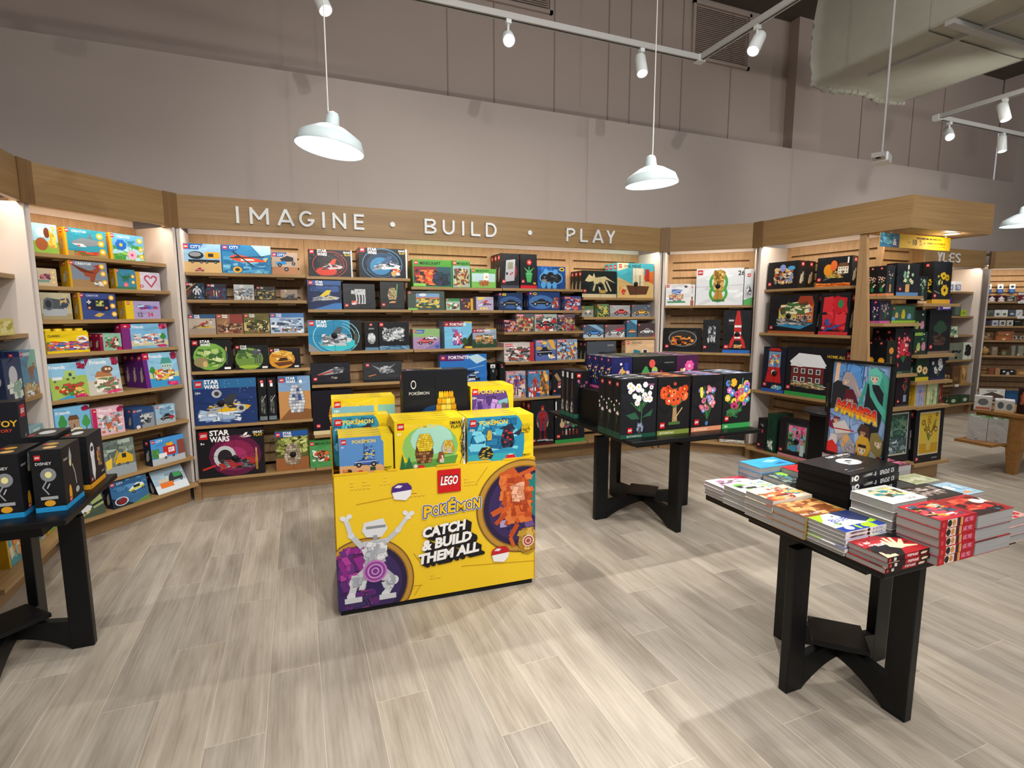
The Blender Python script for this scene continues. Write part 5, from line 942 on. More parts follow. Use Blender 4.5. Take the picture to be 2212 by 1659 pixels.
B|0|0.030|0.140|0.180|.06|0|puppy picture box, partly hidden|s e0b020;b a8d8e8;r 0 0 100 40 8cb84a;e 40 72 22 16 f0f0ec;e 58 70 12 18 7a3c24;e 34 30 24 22 a85c30;k 60 10 36 70 16 e8b838,e0982c,f0d870 157;e 84 86 9 8 f0b838;t 31 78 82 9 fff
B|0|0.208|0.261|0.179|.06|0|shark picture box with yellow edge|s e0a818;b 3a9cb4;r 0 0 100 18 a89058;r 0 0 6 100 e8b020;p 8a9298 14 50 40 68 86 62 98 76 94 50 60 40 30 36;p 70787e 54 68 62 86 66 66;p eef2f2 16 44 34 34 50 36 40 46;p c85058 24 40 36 34 34 42;L 3 84 13;t CREATOR 18 86 9 fff;h 84 80 9;h 86 52 9;h 88 22 9;k 20 3 60 16 18 c83828,e86048,5c7838 159;t 31 80 77 8 fff
B|0|0.488|0.241|0.181|.06|0|blue flower and hummingbird picture box|s e0a818;b 6ab0dc;r 0 0 100 30 7ab84c;k 0 0 100 60 20 8cc860,a8d8e8,4a9a48 161;r 0 0 7 100 e8b020;flr 32 58 18 2a6cc8,f0c030;flr 62 22 16 f0b8c8,d8487c;ani 46 56 30 30 3a8aa0;L 4 84 13;t CREATOR 22 85 9 fff;h 88 80 9;h 90 46 8;h 90 18 8
B|1|0.025|0.105|0.109|.06|0|little dim pink garden box|b c8b89c;r 0 20 60 14 7a9a8c;k 10 30 60 40 16 a85868,5c4048,c87888 163;h 82 80 9;h 82 50 9;h 82 22 9
B|1|0.205|0.237|0.176|.09|0|dinosaur picture box with dark yellow side|s b08818;b 7c8898;r 0 0 100 30 a08058;r 0 0 6 100 c89c20;p 9a4a30 4 90 30 60 60 68 78 84 84 74 70 54 62 24 52 22 52 40 40 44 36 56;p a83048 62 84 84 92 76 76;k 60 6 30 20 14 e8e8e0,60656c 165;L 3 85 13;t CREATOR 18 86 10 fff;h 86 84 8;h 88 56 8;h 90 22 8
B|1|0.493|0.138|0.139|.06|0|green chameleon picture box|s b08818;b 3f88a4;r 0 0 8 100 c89c20;ani 20 34 62 50 2f6a48;flr 50 22 14 e86878,f0b0b8;r 0 0 100 12 3a7858;L 5 84 13;h 88 66 10;h 88 36 10
B|1|0.638|0.179|0.130|.06|0|lilac box with pink heart wreath|b d0c8d8;r 0 0 16 100 d0a028;e 46 66 14 18 b04860;e 74 66 14 18 b04860;p b04860 33 58 60 12 87 58 60 70;e 47 64 8 10 d0c8d8;e 73 64 8 10 d0c8d8;p d0c8d8 42 56 60 26 78 56 60 66;e 20 20 8 9 b04860;e 20 20 4 5 d0c8d8;L 3 80 0
B|2|0.016|0.171|0.170|.06|0|camera picture box in greys|b b8b094;r 0 0 100 22 a09470;p 4c5258 6 40 74 40 70 74 30 80 10 74;p a8aeb4 6 14 80 14 86 40 4 40;e 24 58 16 24 5c6268;e 24 58 10 15 30343a;k 60 40 36 40 10 34465c,c8a868 167;t 31 76 84 10 e8d080
B|2|0.232|0.236|0.175|.06|0|blue handheld game picture box|s a88420;b 3a4c88;r 0 0 6 100 c89c20;p 1c2440 20 76 80 78 82 36 60 30 40 34 20 40;r 44 50 22 22 8a9a58;k 44 50 22 22 10 c8d078,303820 169;e 26 44 4 5 e08850;e 72 44 4 5 e08850;l 20 66 32 66 4 ccc;l 26 58 26 74 4 ccc;p c8a850 36 14 50 26 66 20 50 8;L 4 85 12;t CREATOR 20 87 8 dde;h 88 84 8;h 90 52 8;h 92 20 8
B|2|0.529|0.256|0.129|.08|0|lilac box of coloured number bricks|s c8a020;b a89cc8;r 0 0 22 100 e0c020;L 5 80 16;k 30 54 62 26 10 5a7ad0,d84858,b0d0e0,7a3890 171;t 8 52 54 26 8a2c50 bold;t 5 66 54 26 2a7ac0 bold;t 12 34 12 26 4a3058 bold;t 34 62 12 26 c83048 bold
B|3|0.010|0.247|0.152|.16|0|yellow brick tub with studs on lid|b e8c818;X;r 0 12 100 44 9a7040;k 0 12 100 46 90 e04828,3a60c0,48a050,f0b030,d84890,7a3a90,e8e8e8,e07828 173;e 84 66 14 18 f0f0f0;k 74 58 20 18 16 4a80c0,c84838,e8c030 174;t CLASSIC 4 80 12 222
B|3|0.325|0.141|0.117|.06|2|small crimson box with green picnic scene|s 7c1838;b 8cb8a0;r 0 0 14 100 8a1c48;r 74 0 26 20 c0285c;k 20 10 70 70 34 e8e4dc,4a8a58,d85868,6a4038 175;L 3 80 13
B|3|0.474|0.338|0.179|.07|0|blue box with white airport street scene|s 8a1c50;b 7ab4dc;r 0 0 18 100 7a2c78;p 7a2c78 0 0 18 0 14 60;r 0 84 20 16 b02050;r 18 10 82 22 c8c8a0;L 5 84 13;t Friends 22 82 13 fff;k 22 16 70 44 60 f0eeee,d86058,e8c8a0,5c6a90,90c0d8 177;tree 82 20 14 40 3f8a3c;k 80 76 20 24 14 a02048,781838,d85870 178;k 70 2 26 12 8 c02868,e0487c 179
B|4|-0.005|0.218|0.233|.07|0|green meadow box with camper and horses|b 8cc0e0;r 0 0 100 62 a0bc58;p 3f9ac8 10 0 60 14 60 0;L 0 88 0;t Friends 4 84 11 fff;r 40 58 30 20 a8c878;r 52 62 8 9 3a4a48;w 48 54 7;w 64 56 7;r 8 54 26 8 dfe4e8;w 14 50 6;k 10 6 80 36 30 7a4a28,e0c060,c03c30,4a8848 181;k 76 80 24 20 12 a02048,781838 182;k 60 1 38 9 9 c02868,e0487c 183
B|4|0.213|0.214|0.247|.09|1|pale box with pink owl hotel|b 9cc4dc;r 0 0 100 40 c8c4b8;p 8a1c48 0 100 0 80 14 100;t Friends 14 84 12 fff;house 24 20 50 44 e8d0a8,b07850;e 62 68 18 10 7a5038;r 56 66 7 6 f0e0c0;r 66 66 7 6 f0e0c0;k 16 6 76 40 44 d87890,f0ece0,8a6a50,5c8a5c 185;k 78 78 22 22 12 a02048,781838 186;k 50 1 48 9 9 c02868,e0487c 187
B|4|0.601|0.264|0.257|.07|2|blue beach house box with turquoise water|s 5a2470;b 8cc4e4;r 0 0 100 26 3a98d0;r 0 26 100 14 c8d098;r 0 0 12 100 6a2480;r 0 82 18 18 b02050;L 3 85 12;t Friends 18 85 11 fff;house 50 36 32 48 a8d0c8,4a9a90;tree 14 28 18 32 3f8a3c;k 26 18 60 34 36 e8c048,7a5a40,d85848,f0ece8 189;k 80 78 20 22 12 a02048,781838 190;k 60 2 38 10 9 c02868,e0487c 191
B|5|-0.018|0.205|0.226|.07|0|blue box with brown treehouse|b 78b8e0;r 0 0 100 30 6aa85c;L 0 84 0;t Friends 4 82 10 fff;tree 8 20 24 60 3f9048;tree 74 16 24 56 4a9a50;house 36 40 30 36 a87848,6a4a30;k 34 14 40 26 20 7a5838,e0c878,d8d8d0 193;k 76 84 24 16 10 a02048,781838 194
B|5|0.198|0.202|0.190|.07|0|pink box with clinic interior and dolls|b e0b8c8;r 0 0 14 100 c02860;k 14 8 84 70 60 8cb8d0,f0e8e8,c86848,e8a8b8,8a6a5c 195;L 3 84 12;t Friends 22 84 12 fff;k 78 78 22 22 10 a02048,781838 196;fig 30 4 50 24 3
B|5|0.460|0.154|0.147|.06|2|small navy box with police motorbike|b 2f4c7c;r 40 0 60 70 9098a0;k 30 20 60 50 30 30363e,c8ccd0,505860 197;w 45 24 14;w 74 28 14;L 4 80 13;t CITY 20 82 10 fff;e 22 8 10 9 e8d8d8
B|5|0.628|0.153|0.142|.06|0|small pale blue box with dark sports car|b 98c0d8;r 0 0 100 32 a8b4bc;k 20 40 76 50 16 b8d8e8,80a8c4,6a90b0 199;car 22 18 70 36 26262c;p c02c38 70 22 90 26 88 40 68 36;L 4 84 13;t CITY 20 85 10 fff
B|6|0.232|0.205|0.251|.07|0|grey box with yellow tow truck|b 707c78;k 0 50 100 50 20 88988c,5c6a64,a0b0a4 201;r 0 0 100 28 9aa4a8;p e0b020 30 34 46 60 70 64 92 50 92 32;r 56 48 14 12 2c3034;p e8c848 2 46 24 54 20 26 4 22;w 44 32 9;w 72 30 9;l 28 40 44 70 5 d0a018
B|6|0.554|0.262|0.196|.08|0|blue sky box with red french fry truck|s 232a3c;b 4a9ae0;r 0 0 100 24 b8c0c8;r 78 24 22 56 8a4a40;k 0 24 24 40 14 4a8a48,6aa860 203;L 3 84 12;t CITY 16 85 10 fff;r 34 30 38 36 c82c2c;r 50 40 18 18 f4f4f4;t 57 52 43 12 c02020 bold;k 42 64 24 14 10 f0c030,e8a820 204;r 20 24 24 18 eef0f2;w 40 22 8;w 64 24 8
B|7|0.025|0.166|0.169|.06|0|dark box low behind table with white kart|b 4a5a4c;p a8b878 40 100 90 100 100 40 60 30;p 30383a 0 30 100 60 100 50 0 20;p dfe4e8 14 34 40 50 56 42 40 18 20 14;l 18 12 50 30 4 d8c830;w 26 22 10
B|7|0.243|0.255|0.206|.07|0|blue box with white and yellow police buggy|s 1c2434;b 3a6a98;p 22303c 0 0 0 40 60 0;p 6a8c48 50 0 100 20 100 0;k 0 60 100 40 16 4a80b0,5c98c8,2f5c8c 207;p e4e8ea 46 54 70 76 88 72 92 56 60 46;p 2a2e32 60 68 80 70 78 60 62 58;w 60 44 9;w 88 52 9;p 8a2428 10 20 30 36 40 22 26 10;g 24 22 18 16 3 dfe4e8;L 3 84 13;t CITY 18 86 9 fff;l 48 50 90 60 4 c8d830
B|7|0.562|0.254|0.187|.07|0|tilted icy box with orange sticker|s 1c2434;b a8c4d8;r 0 0 100 34 dce8f0;L 3 88 0;k 40 40 60 40 20 88a4b8,c8dce8 209;p 2a3034 44 40 92 44 90 66 60 76 50 62;r 64 54 24 20 3a9a58;w 54 38 9;w 84 40 9;r 16 20 40 22 e87828;r 16 44 30 14 d8ccb0'''
TILT = {('B', 4): .12, ('B', 6): .06, ('B', 7): .16}
for ln in TABLE.strip().split('\n'):
    k, s, u, w, h, d, n, desc, art = ln.split('|'); s = int(s); u = float(u); w = float(w); h = float(h); d = float(d); n = int(n)
    if k == 'C': u = max(u, -.01); w = min(w, .86-u)
    if k == 'W5': w = min(w, 4.448-u)
    if s: h = min(h, SHP[k][s-1]-SHP[k][s]-.034)
    z = SHP[k][s]; fr = k[0]; last = s == len(SHP[k])-1
    tl = TILT.get((k, s), .03); v = vf(z)+.012
    if 'orange sticker' in desc: tl = .5
    if k == 'W4' and s == 4 and 'narrow' in desc: v += .02
    lab = '%s, %s, %s' % (desc, 'bottom shelf' if last else SHW[s], BAYN[k])
    if 'narrow' in desc and k == 'W4': z, h, lab = .85, .17, desc+', fourth shelf, middle back-wall bay'
    put_box('toy_box', w, d, h, art, at(fr, u, v, z+.0005), rot(fr), lab, n, None, None, tl, None, None, 'toy box', desc)
def boxes(lst, cat='toy box', name='toy_box'):
    for fr, u, v, z, w, h, d, n, desc, spine, art in lst:
        put_box(name, w, d, h, art, at(fr, u, v, z+.0005), rot(fr), desc, n, None, None, .02, spine or None, None, cat)
SPF = 'b 17191d;L 30 88 7;'
boxes([
 ('E', .063, .0, 1.645, .10, .245, .072, 1, 'narrow black box of pale pink orchids on upper left flower shelf', SPF+'bq 10 14 80 50 e8b8a0,f0d0c0 501;e 50 20 20 8 2f7a4a;r 0 0 100 8 d88a60', 'b 2a3038;bq 25 40 50 40 f0c8b0,e8b098 502 6;r 40 12 20 26 c89858;r 0 0 100 8 d88a60'),
 ('E', .19, .0, 1.645, .28, .27, .09, 0, 'black box of potted green lily on blue tray, upper left flower shelf', SPF+'bq 30 20 40 40 3f9a6a 503 6', 'b 23272e;bq 30 28 42 44 4aa880,9ad0b0,f0f0c8 504;l 50 40 50 88 2 6ab890;e 50 88 4 8 f0f0d0;r 40 12 18 24 d8a470;L 12 16 10;r 0 0 100 11 5c86b8'),
 ('E', .012, .0, 1.42, .135, .19, .075, 1, 'small purple box of pink blossoms on the left flower shelf', 'b 241a3c;L 40 86 9;bq 20 10 60 60 e8a8d0,f0d0e8 505;r 0 0 100 10 b85a90', 'b 34323c;bq 20 16 60 70 8a7a88,b0a0a8 506;r 0 0 100 10 b85a90'),
 ('E', .155, .0, 1.42, .31, .15, .08, 0, 'low green box of four tiny plant figures on the left flower shelf', '', 'b 2c4a3a;r 10 12 80 80 38604c;pile 42 24 16 50 e8d040,c8b030 507;pile 66 22 16 30 7aa8d8,90b8e0 508;pile 14 28 14 30 c8a060,e0c080 509;e 8 24 7 12 5c90c0;L 6 74 12;r 0 0 100 14 8ab038'),
 ('E', .49, .01, 1.585, .125, .23, .09, 0, 'black box of vase with pale stems on upper right flower shelf', SPF, 'b 25292c;bq 20 40 60 50 88a898,a0c0b0,6a8a7a 510;l 40 16 44 60 3 6aa080;l 56 16 54 60 3 6aa080;r 34 12 32 6 c8b890;L 8 14 9;r 0 0 100 9 c8a888'),
 ('E', .665, .0, 1.585, .25, .36, .09, 1, 'tall black box of three sunflowers, upper right flower shelf', SPF+'bq 10 12 80 60 e0b820,f0cc40 511;r 0 0 100 9 c89830', 'b 23262c;flr 56 66 15 e8c428,4a2c1c;flr 76 62 13 e0b820,4a2c1c;flr 66 32 22 e8c030,3c2418;bq 10 40 40 30 e8c838,d8d8b0 512 8;l 10 30 40 24 2 a0b8a0;L 8 14 9;r 0 0 100 10 d8a838'),
 ('E', .675, .0, 1.145, .30, .385, .10, 0, 'tall dark box of faint bonsai on the right flower shelf', SPF, 'b 202226;tree 22 30 60 46 2f4a38;p 5a4038 20 26 80 26 70 20 30 20;k 20 26 60 16 14 4a3830,604c40,2f2826 513;L 8 12 9;r 0 0 100 6 8a7460'),
 ('E', .485, .0, 1.145, .175, .195, .09, 0, 'small dark green box of two plant pals on the right flower shelf', '', 'b 22382e;pile 20 16 30 36 a8c060,c8d880 514;pile 56 18 32 36 d088a8,e0a0b8 515;e 60 68 10 6 4a8a60;L 10 8 12;r 0 84 60 14 8ab048;e 70 90 5 3 fff'),
 ('E', .475, .01, 1.3415, .155, .185, .08, 0, 'small dark box stacked upon the plant pals box', '', 'b 1d3028;pile 10 14 36 34 b0c068,8aa050 516;pile 54 14 34 36 d088a8,e0a0b8 517;e 70 80 8 4 e8e8d8'),
 ('E', .245, .0, .99, .228, .385, .095, 1, 'black box of a big red rose bunch, left flower shelf', SPF+'bq 20 20 60 60 b02830,d04048 518;e 50 60 20 6 8ab0e0', 'b 202127;bq 18 24 66 56 c83040,a82030,d85060,b02838 519 30;k 24 40 50 30 12 f0f0e0,c83040 520;e 50 88 5 3 c83040;L 10 14 9;r 0 0 100 6 2c4438;t BOTANICALS 12 1 3 9ab0a0'),
 ('E', .12, -.02, .99, .11, .285, .085, 1, 'dark box of orange blooms half hidden by the poster frame', SPF+'flr 50 40 36 f0a028,e06820;flr 50 38 20 f8c838,e87820', 'b 22241f;e 50 70 26 10 d88a38;r 40 20 22 34 6a5a3c'),
 ('E', .31, .0, .70, .18, .275, .10, 0, 'black box of red blossom branch in glass vase', SPF+'bq 10 10 80 70 b83040,d05058 521', 'b 221a22;bq 44 40 40 50 c83048,d85068,a02838 522;l 62 20 66 80 2 6a3a38;r 54 14 22 22 8a98b0;L 12 12 9;r 0 0 100 5 3c3c48'),
 ('E', .545, .0, .913, .18, .20, .08, 0, 'small dark green box of two sunflower heads', '', 'b 1f3a2c;flr 28 52 22 f0e0a0,8a4a20;flr 70 44 22 f0c890,7a3a20;r 0 0 100 16 c8b830'),
 ('E', .735, .0, .913, .22, .205, .08, 0, 'small navy box of white daisies on the right flower shelf', '', 'b 22283a;bq 14 14 76 70 e8e8e8,c8d0d8 523 10;L 44 26 9;r 0 0 100 9 33305a'),
 ('E', .565, .0, .69, .155, .194, .05, 0, 'yellow sketch box of a blue iris flower', 'b d8b030;k 5 5 60 90 12 c89820,e8c850 524', 'b a8b0d0;r 0 0 8 100 d8b838;r 88 0 12 100 c8a838;l 40 0 44 60 3 4a6a8a;l 60 0 62 50 3 5a8a7a;flr 46 66 16 8898d0,6078c0;flr 66 52 14 e0a0a8,c87880'),
 ('E', .73, .0, .69, .165, .194, .05, 0, 'pale green box of white narcissus flowers', 'b 4a8a68', 'b c8d8a0;r 86 0 14 100 4a8a68;bq 10 4 70 80 f0f0d8,e8e0a0 525 9;l 30 0 34 60 3 4a7a44;l 54 0 50 66 3 3f6a3c'),
 ('E', .91, .02, .69, .075, .194, .05, 0, 'narrow dark red box beside the pale green flower box', '', 'b 7a2a2c;p c86848 30 20 60 20 64 60 44 80 30 50;k 20 10 60 30 10 a03838,e0a088,601c20 526'),
 ('E', .225, .0, .20, .33, .47, .09, 0, 'black box with framed garden pond picture, bottom of end display', '', 'b 1b1d20;r 12 14 78 80 c8c4b4;r 15 17 72 74 2f4a48;k 15 50 72 41 60 3f6a58,587a60,2f5044,6a8a70 527;g 50 52 36 12 3 88a8b8;k 15 17 72 30 60 c0c8d0,50685c,8098a0,3a4a58 528;t_ 0 0 0 fff' .replace(';t_ 0 0 0 fff', '')),
 ('E', .59, -.02, .17, .395, .488, .09, 0, 'black box with framed yellow flower picture, bottom of end display', '', 'b 191a1d;r 14 14 72 80 d0c8a8;r 17 17 66 74 d8b83c;r 17 17 66 16 c89820;l 17 34 83 34 1 5a4a20;p d0b860 40 42 60 42 56 22 44 22;bq 26 40 48 48 b08c20,8a6a1c,c8a030,9a7a28 529 14;L 8 4 7;r 64 5 20 3 777'),
])
put_box('toy_box', .13, .09, .21, 'b 1b1c20;e 30 70 14 9 8a9a88;k 56 20 30 70 22 9a9a98,606064,c8c8c4 530;L 12 18 10;r 0 0 100 9 b0602c', (3.60, 2.71, .777), math.radians(-25), 'small black box with orange base on the round pedestal')
# bay at the left picture edge
boxes([
 ('A', 1.60, .02, 1.02, .20, .27, .07, 2, 'blue fairytale box with brown bird, bay at left edge', 'b 28305c;L 30 88 7;k 20 10 60 60 16 c03858,4a5a98,3a3a78 541', 'b 5a88a8;p 7ab0a0 30 60 70 100 100 100 100 60;t DISNEY 20 88 8 fff;L 4 87 10;ani 30 30 60 50 8a5a34;r 0 0 100 20 a08058;k 0 0 100 30 24 8a6a40,c0a878,d8e0e8 542'),
 ('A', 1.38, .01, 1.387, .16, .09, .07, 0, 'pale yellow box seen at left edge, upper shelf', '', 'b d8cc70;k 5 5 90 80 14 e8e0a0,b0a850 543'),
 ('A', 1.37, .01, 1.02, .20, .24, .07, 1, 'dark blue round-window box at left edge', 'b 202a44;e 50 50 30 14 888', 'b 2c3a5c;e 50 60 24 22 c8c8d0;k 5 5 90 40 14 8ab0a0,d8e0d8 544'),
 ('A', 1.60, .01, .60, .17, .24, .07, 0, 'pale teal picture box behind the left table boxes', '', 'b 88b0b8;t DISNEY 20 86 9 fff;k 5 5 90 70 30 a8c8a8,e8e0c0,6a98a8,d8c078 545'),
 ('A', 1.18, .01, .166, .18, .26, .07, 1, 'turquoise picture box under the left table, nearest the viewer', 'b d0a018', 'b 5aa8b8;r 0 0 8 100 e0b020;k 10 10 80 80 24 e8a050,d86840,8ac8c8,f0e0c0 546'),
 ('A', 1.38, .01, .166, .24, .24, .07, 0, 'box with teal jeep and yellow edge under the left table', 'b d8ae20', 'b b8a8c0;r 0 0 12 100 e0b020;car 20 24 72 50 2f8090;k 14 4 80 20 14 8ab04a,c8d8a0,4a8ab0 547'),
 ('A', 1.66, .01, .166, .14, .22, .07, 0, 'yellow and green box low at left, beside the table leg', 'b d8b020', 'b 8ab050;r 0 0 12 100 e0b020;k 14 10 80 70 18 d8e0c0,4a7a3a,c8a050 548'),
])
# boxes on the left black table
DL = 'b 1a1b1f;L 12 84 8;t DISNEY 14 76 5 ddd;e 52 60 26 11 8a8e90;e 52 60 11 5 f0e8a0;l 44 50 30 40 5 9a9ea2;l 30 40 48 28 5 9a9ea2;l 54 46 44 38 4 c0c4c8;r 20 20 56 5 a8acae;e 48 14 18 5 e8a830;r 0 0 100 8 2a9ad8'
DS = 'b 1d1e22;t DISNEY 8 78 4 ccc;p b0b4b8 36 82 44 96 50 80 44 64 36 66;e 40 70 5 6 e8e0a0;l 50 66 60 50 4 a8acb0;l 60 50 64 30 4 a8acb0;e 66 20 10 5 b8bcc0;e 28 22 7 14 e8a830;L 20 8 8;r 0 0 100 8 2a9ad8'
TP = 'b 1a1b1f;e 36 60 20 12 c89838;e 50 24 22 12 d8b070;r 8 50 10 18 c01c24'
RS = 'b 1c1d21;e 28 66 13 18 e8eaee;p e0e4e8 18 56 38 56 40 30 30 10 20 26;e 28 72 9 5 2a2c34;k 54 30 30 40 22 c07828,8a8a88,d8983c,50504c 551;L 8 12 8;t DISNEY 76 16 4 ccc;r 0 0 100 9 e8a428'
for l, x, y, w, d, h, f, s, tp in (
        ('black box of white desk lamp, front right on the left table', -1.0, 2.62, .10, .195, .255, DL, DS, TP),
        ('black box of white desk lamp, front left on the left table', -1.125, 2.59, .10, .195, .255, DL, DS, TP),
        ('black box of white capsule robot with orange base on the left table', -1.0, 2.90, .10, .20, .245, 'b 1a1b1f;L 30 12 8;r 0 0 100 9 e8a428', RS, 'b 1c1d21;e 40 50 20 20 d8dce0;r 8 20 14 20 c01c24'),
        ('flat topped black box with white picture at the back of left table', -1.12, 2.88, .11, .20, .262, 'b 1a1b1f;r 0 0 100 9 e8a428', 'b 1b1c20', 'b 1c1d21;e 52 50 26 22 c8ccd0;r 10 10 16 24 a83040')):
    put_box('toy_box', w, d, h, f, (x, y, .7105), 0, l, 0, spine=s, top=tp)
put_box('toy_box', .22, .10, .40, 'b 1a1b22;t TOY 60 72 8 e8b830 bold;t STORY 60 66 4 e04828;e 30 30 34 22 1c2a5c;r 30 26 24 22 2f8aa8;l 70 22 96 50 2 b0a890;L 6 86 8', (-1.40, 3.02, .7105), math.radians(4), 'tall black box with yellow letters at left picture edge')
# flower boxes on the black table
TOPF = lambda c, s: 'b 1b1c20;k 4 8 92 84 34 %s,2a2c30,3a3a3c %d' % (c, s)
SPO = 'b 1b1d21;L 36 88 7;bq 14 24 72 54 f4e8f0,f0dce8 561 9;l 40 8 46 40 3 2f5a3c;r 0 0 100 11 24483c'
OR = 'b 1c1d22;bq 24 44 60 46 f6ecf2,f0e0ec,f8f0f4 562 18;l 54 12 62 70 2 3c5a44;l 60 12 56 60 2 3c5a44;p 2c5a44 14 40 40 44 52 32 30 32;p 2c5a44 58 34 90 48 84 36;k 44 8 20 20 10 5a6478,8a94a8,3a4250 563;z 74 88 18 3 b06a98 6;L 20 9 9;r 0 0 100 7 1f4a3c;t BOTANICALS 18 1.5 4 b8c8c0'
BO2 = 'b 1c1b1c;e 52 88 5 3 b84a30;l 34 80 74 80 .6 888;p a88a60 46 22 62 22 58 50 48 50;bq 14 46 76 36 e0582c,c8401f,f07840,d84a24 564 30;l 52 26 76 46 3 c8a878;r 34 17 36 5 4a6a38;L 8 12 10;r 0 0 100 8 7a8a3c;t BOTANICALS 8 2 4 e8e8c8'
PL = 'b 1e1c1f;bq 26 20 52 68 d06a88,e088a0,6a78c8,e8a0b0,8090d8 565 24;k 24 60 12 20 8 e8d040,f0e060 566;e 50 14 5 4 4a78a8;L 10 12 10;r 0 0 100 8 d8906c;t BOTANICALS 10 2 4 f8e8d8'
WF = 'b 1b1d1e;bq 12 30 78 54 5a88d0,e0b030,d04878,c878c8,f0c848,48a0a8 567 26;flr 40 40 15 c03868,401828;flr 66 54 11 f0b828,c87818;l 62 60 66 92 3 4a9098;k 12 20 60 16 10 2f5c38,3f7848 568;e 20 84 8 3 555;L 8 14 9;r 0 0 100 9 3a9a50;t 18+ 8 2 5 e8f8e8'
for l, x, w, h, f, sp, c, n, d in (
        ('black box of white orchid, front left on the black table', 1.845, .268, .376, OR, SPO, 'f0e0e8,3a5a48', 2, .085),
        ('black box of red maple bonsai, front row of the black table', 2.122, .254, .376, BO2, None, 'e06a30,f0a060', 2, .085),
        ('black box of pink and blue blossom spray, front row of black table', 2.394, .254, .376, PL, None, 'e8a0b8,8090d8', 2, .085),
        ('black box of bright wildflower bouquet, front right of black table', 2.656, .248, .376, WF, None, '6a98d8,e8e8f0', 2, .085)):
    put_box('toy_box', w, d, h, f, (x, 2.79, .7205), 0, l, n, spine=sp, top=TOPF(c, 569))
NV = 'b 24265c;bq 20 16 66 44 f0c830,f8e8b0,e8a8c0,6a88e0,d070a8 571 14;pile 46 40 10 30 e8c840,f0d860 572;t_' .replace(';t_', '')+';e 44 80 6 4 e8e8f0;r 60 60 20 24 2c3a8c;r 0 0 100 6 d85a98'
SPN = 'b 23245a;L 36 88 8;bq 10 14 80 60 f0c830,f8e0a0,7a90e0,d888b8 573;r 0 0 100 7 d85a98'
for l, x, w, f, sp, n, c in (
        ('navy box of yellow flowers, back row left on the black table', 2.045, .168, NV, SPN, 3, '4a4a98,c8b060'),
        ('wide black box of mixed succulents, back row of black table', 2.219, .378, 'b 1d1f20;tree 22 20 16 50 4a9a58;p 3f8a50 12 30 24 62 28 30;e 44 78 7 13 e05850;e 50 56 7 12 a8c860;e 50 42 12 13 8a80c0;bq 60 16 22 40 b03048,902838 574;e 36 18 8 6 e89038;e 54 16 9 6 9ac050;p 4aa068 16 34 24 58 34 30;t_ '.replace(';t_ ', '')+';r 72 78 22 3 777;r 0 0 100 5 2c3c30', None, 3, '5a8a5a,a04850'),
        ('plum box of pink lotus flower, back row right on the black table', 2.604, .196, 'b 4c1f44;flr 60 66 24 e85aa0,f0b8d0;l 56 20 58 54 5 a8d098;l 64 20 62 54 4 c0d8a8;k 36 6 50 26 12 e8b0c8,8a4878,f0d8e0 575;r 18 48 16 10 d8b050;e 36 54 5 7 f0e8e0', None, 3, '8a4878,d890b8')):
    put_box('toy_box', w, .085, .235, f, (x, 3.215, .9585), 0, l, n, spine=sp, top=TOPF(c, 576))
for i in range(3):
    put_box('toy_box', .133, .07, .355, 'b 1b1b1f;L 16 86 9;p b05a88 30 60 50 66 44 54;bq 20 50 60 30 a85a88,8a4a78 577 5;l 30 14 60 46 3 b0b0b0;r 40 12 40 20 5a4a68;r 0 0 100 9 2f6a58', (1.905, 3.50+.075*i, .7205), 0, ['tall black box with faint purple blossom, left of the riser', 'second tall black box in the row left of the riser', 'third tall black box in the row left of the riser'][i], spine='b 1c1b1f;r 30 84 40 12 e8e8e8;l 50 40 50 80 5 8a8a8a;k 20 12 60 24 12 c8c8c8,555 578;r 0 0 100 9 2f6a58')
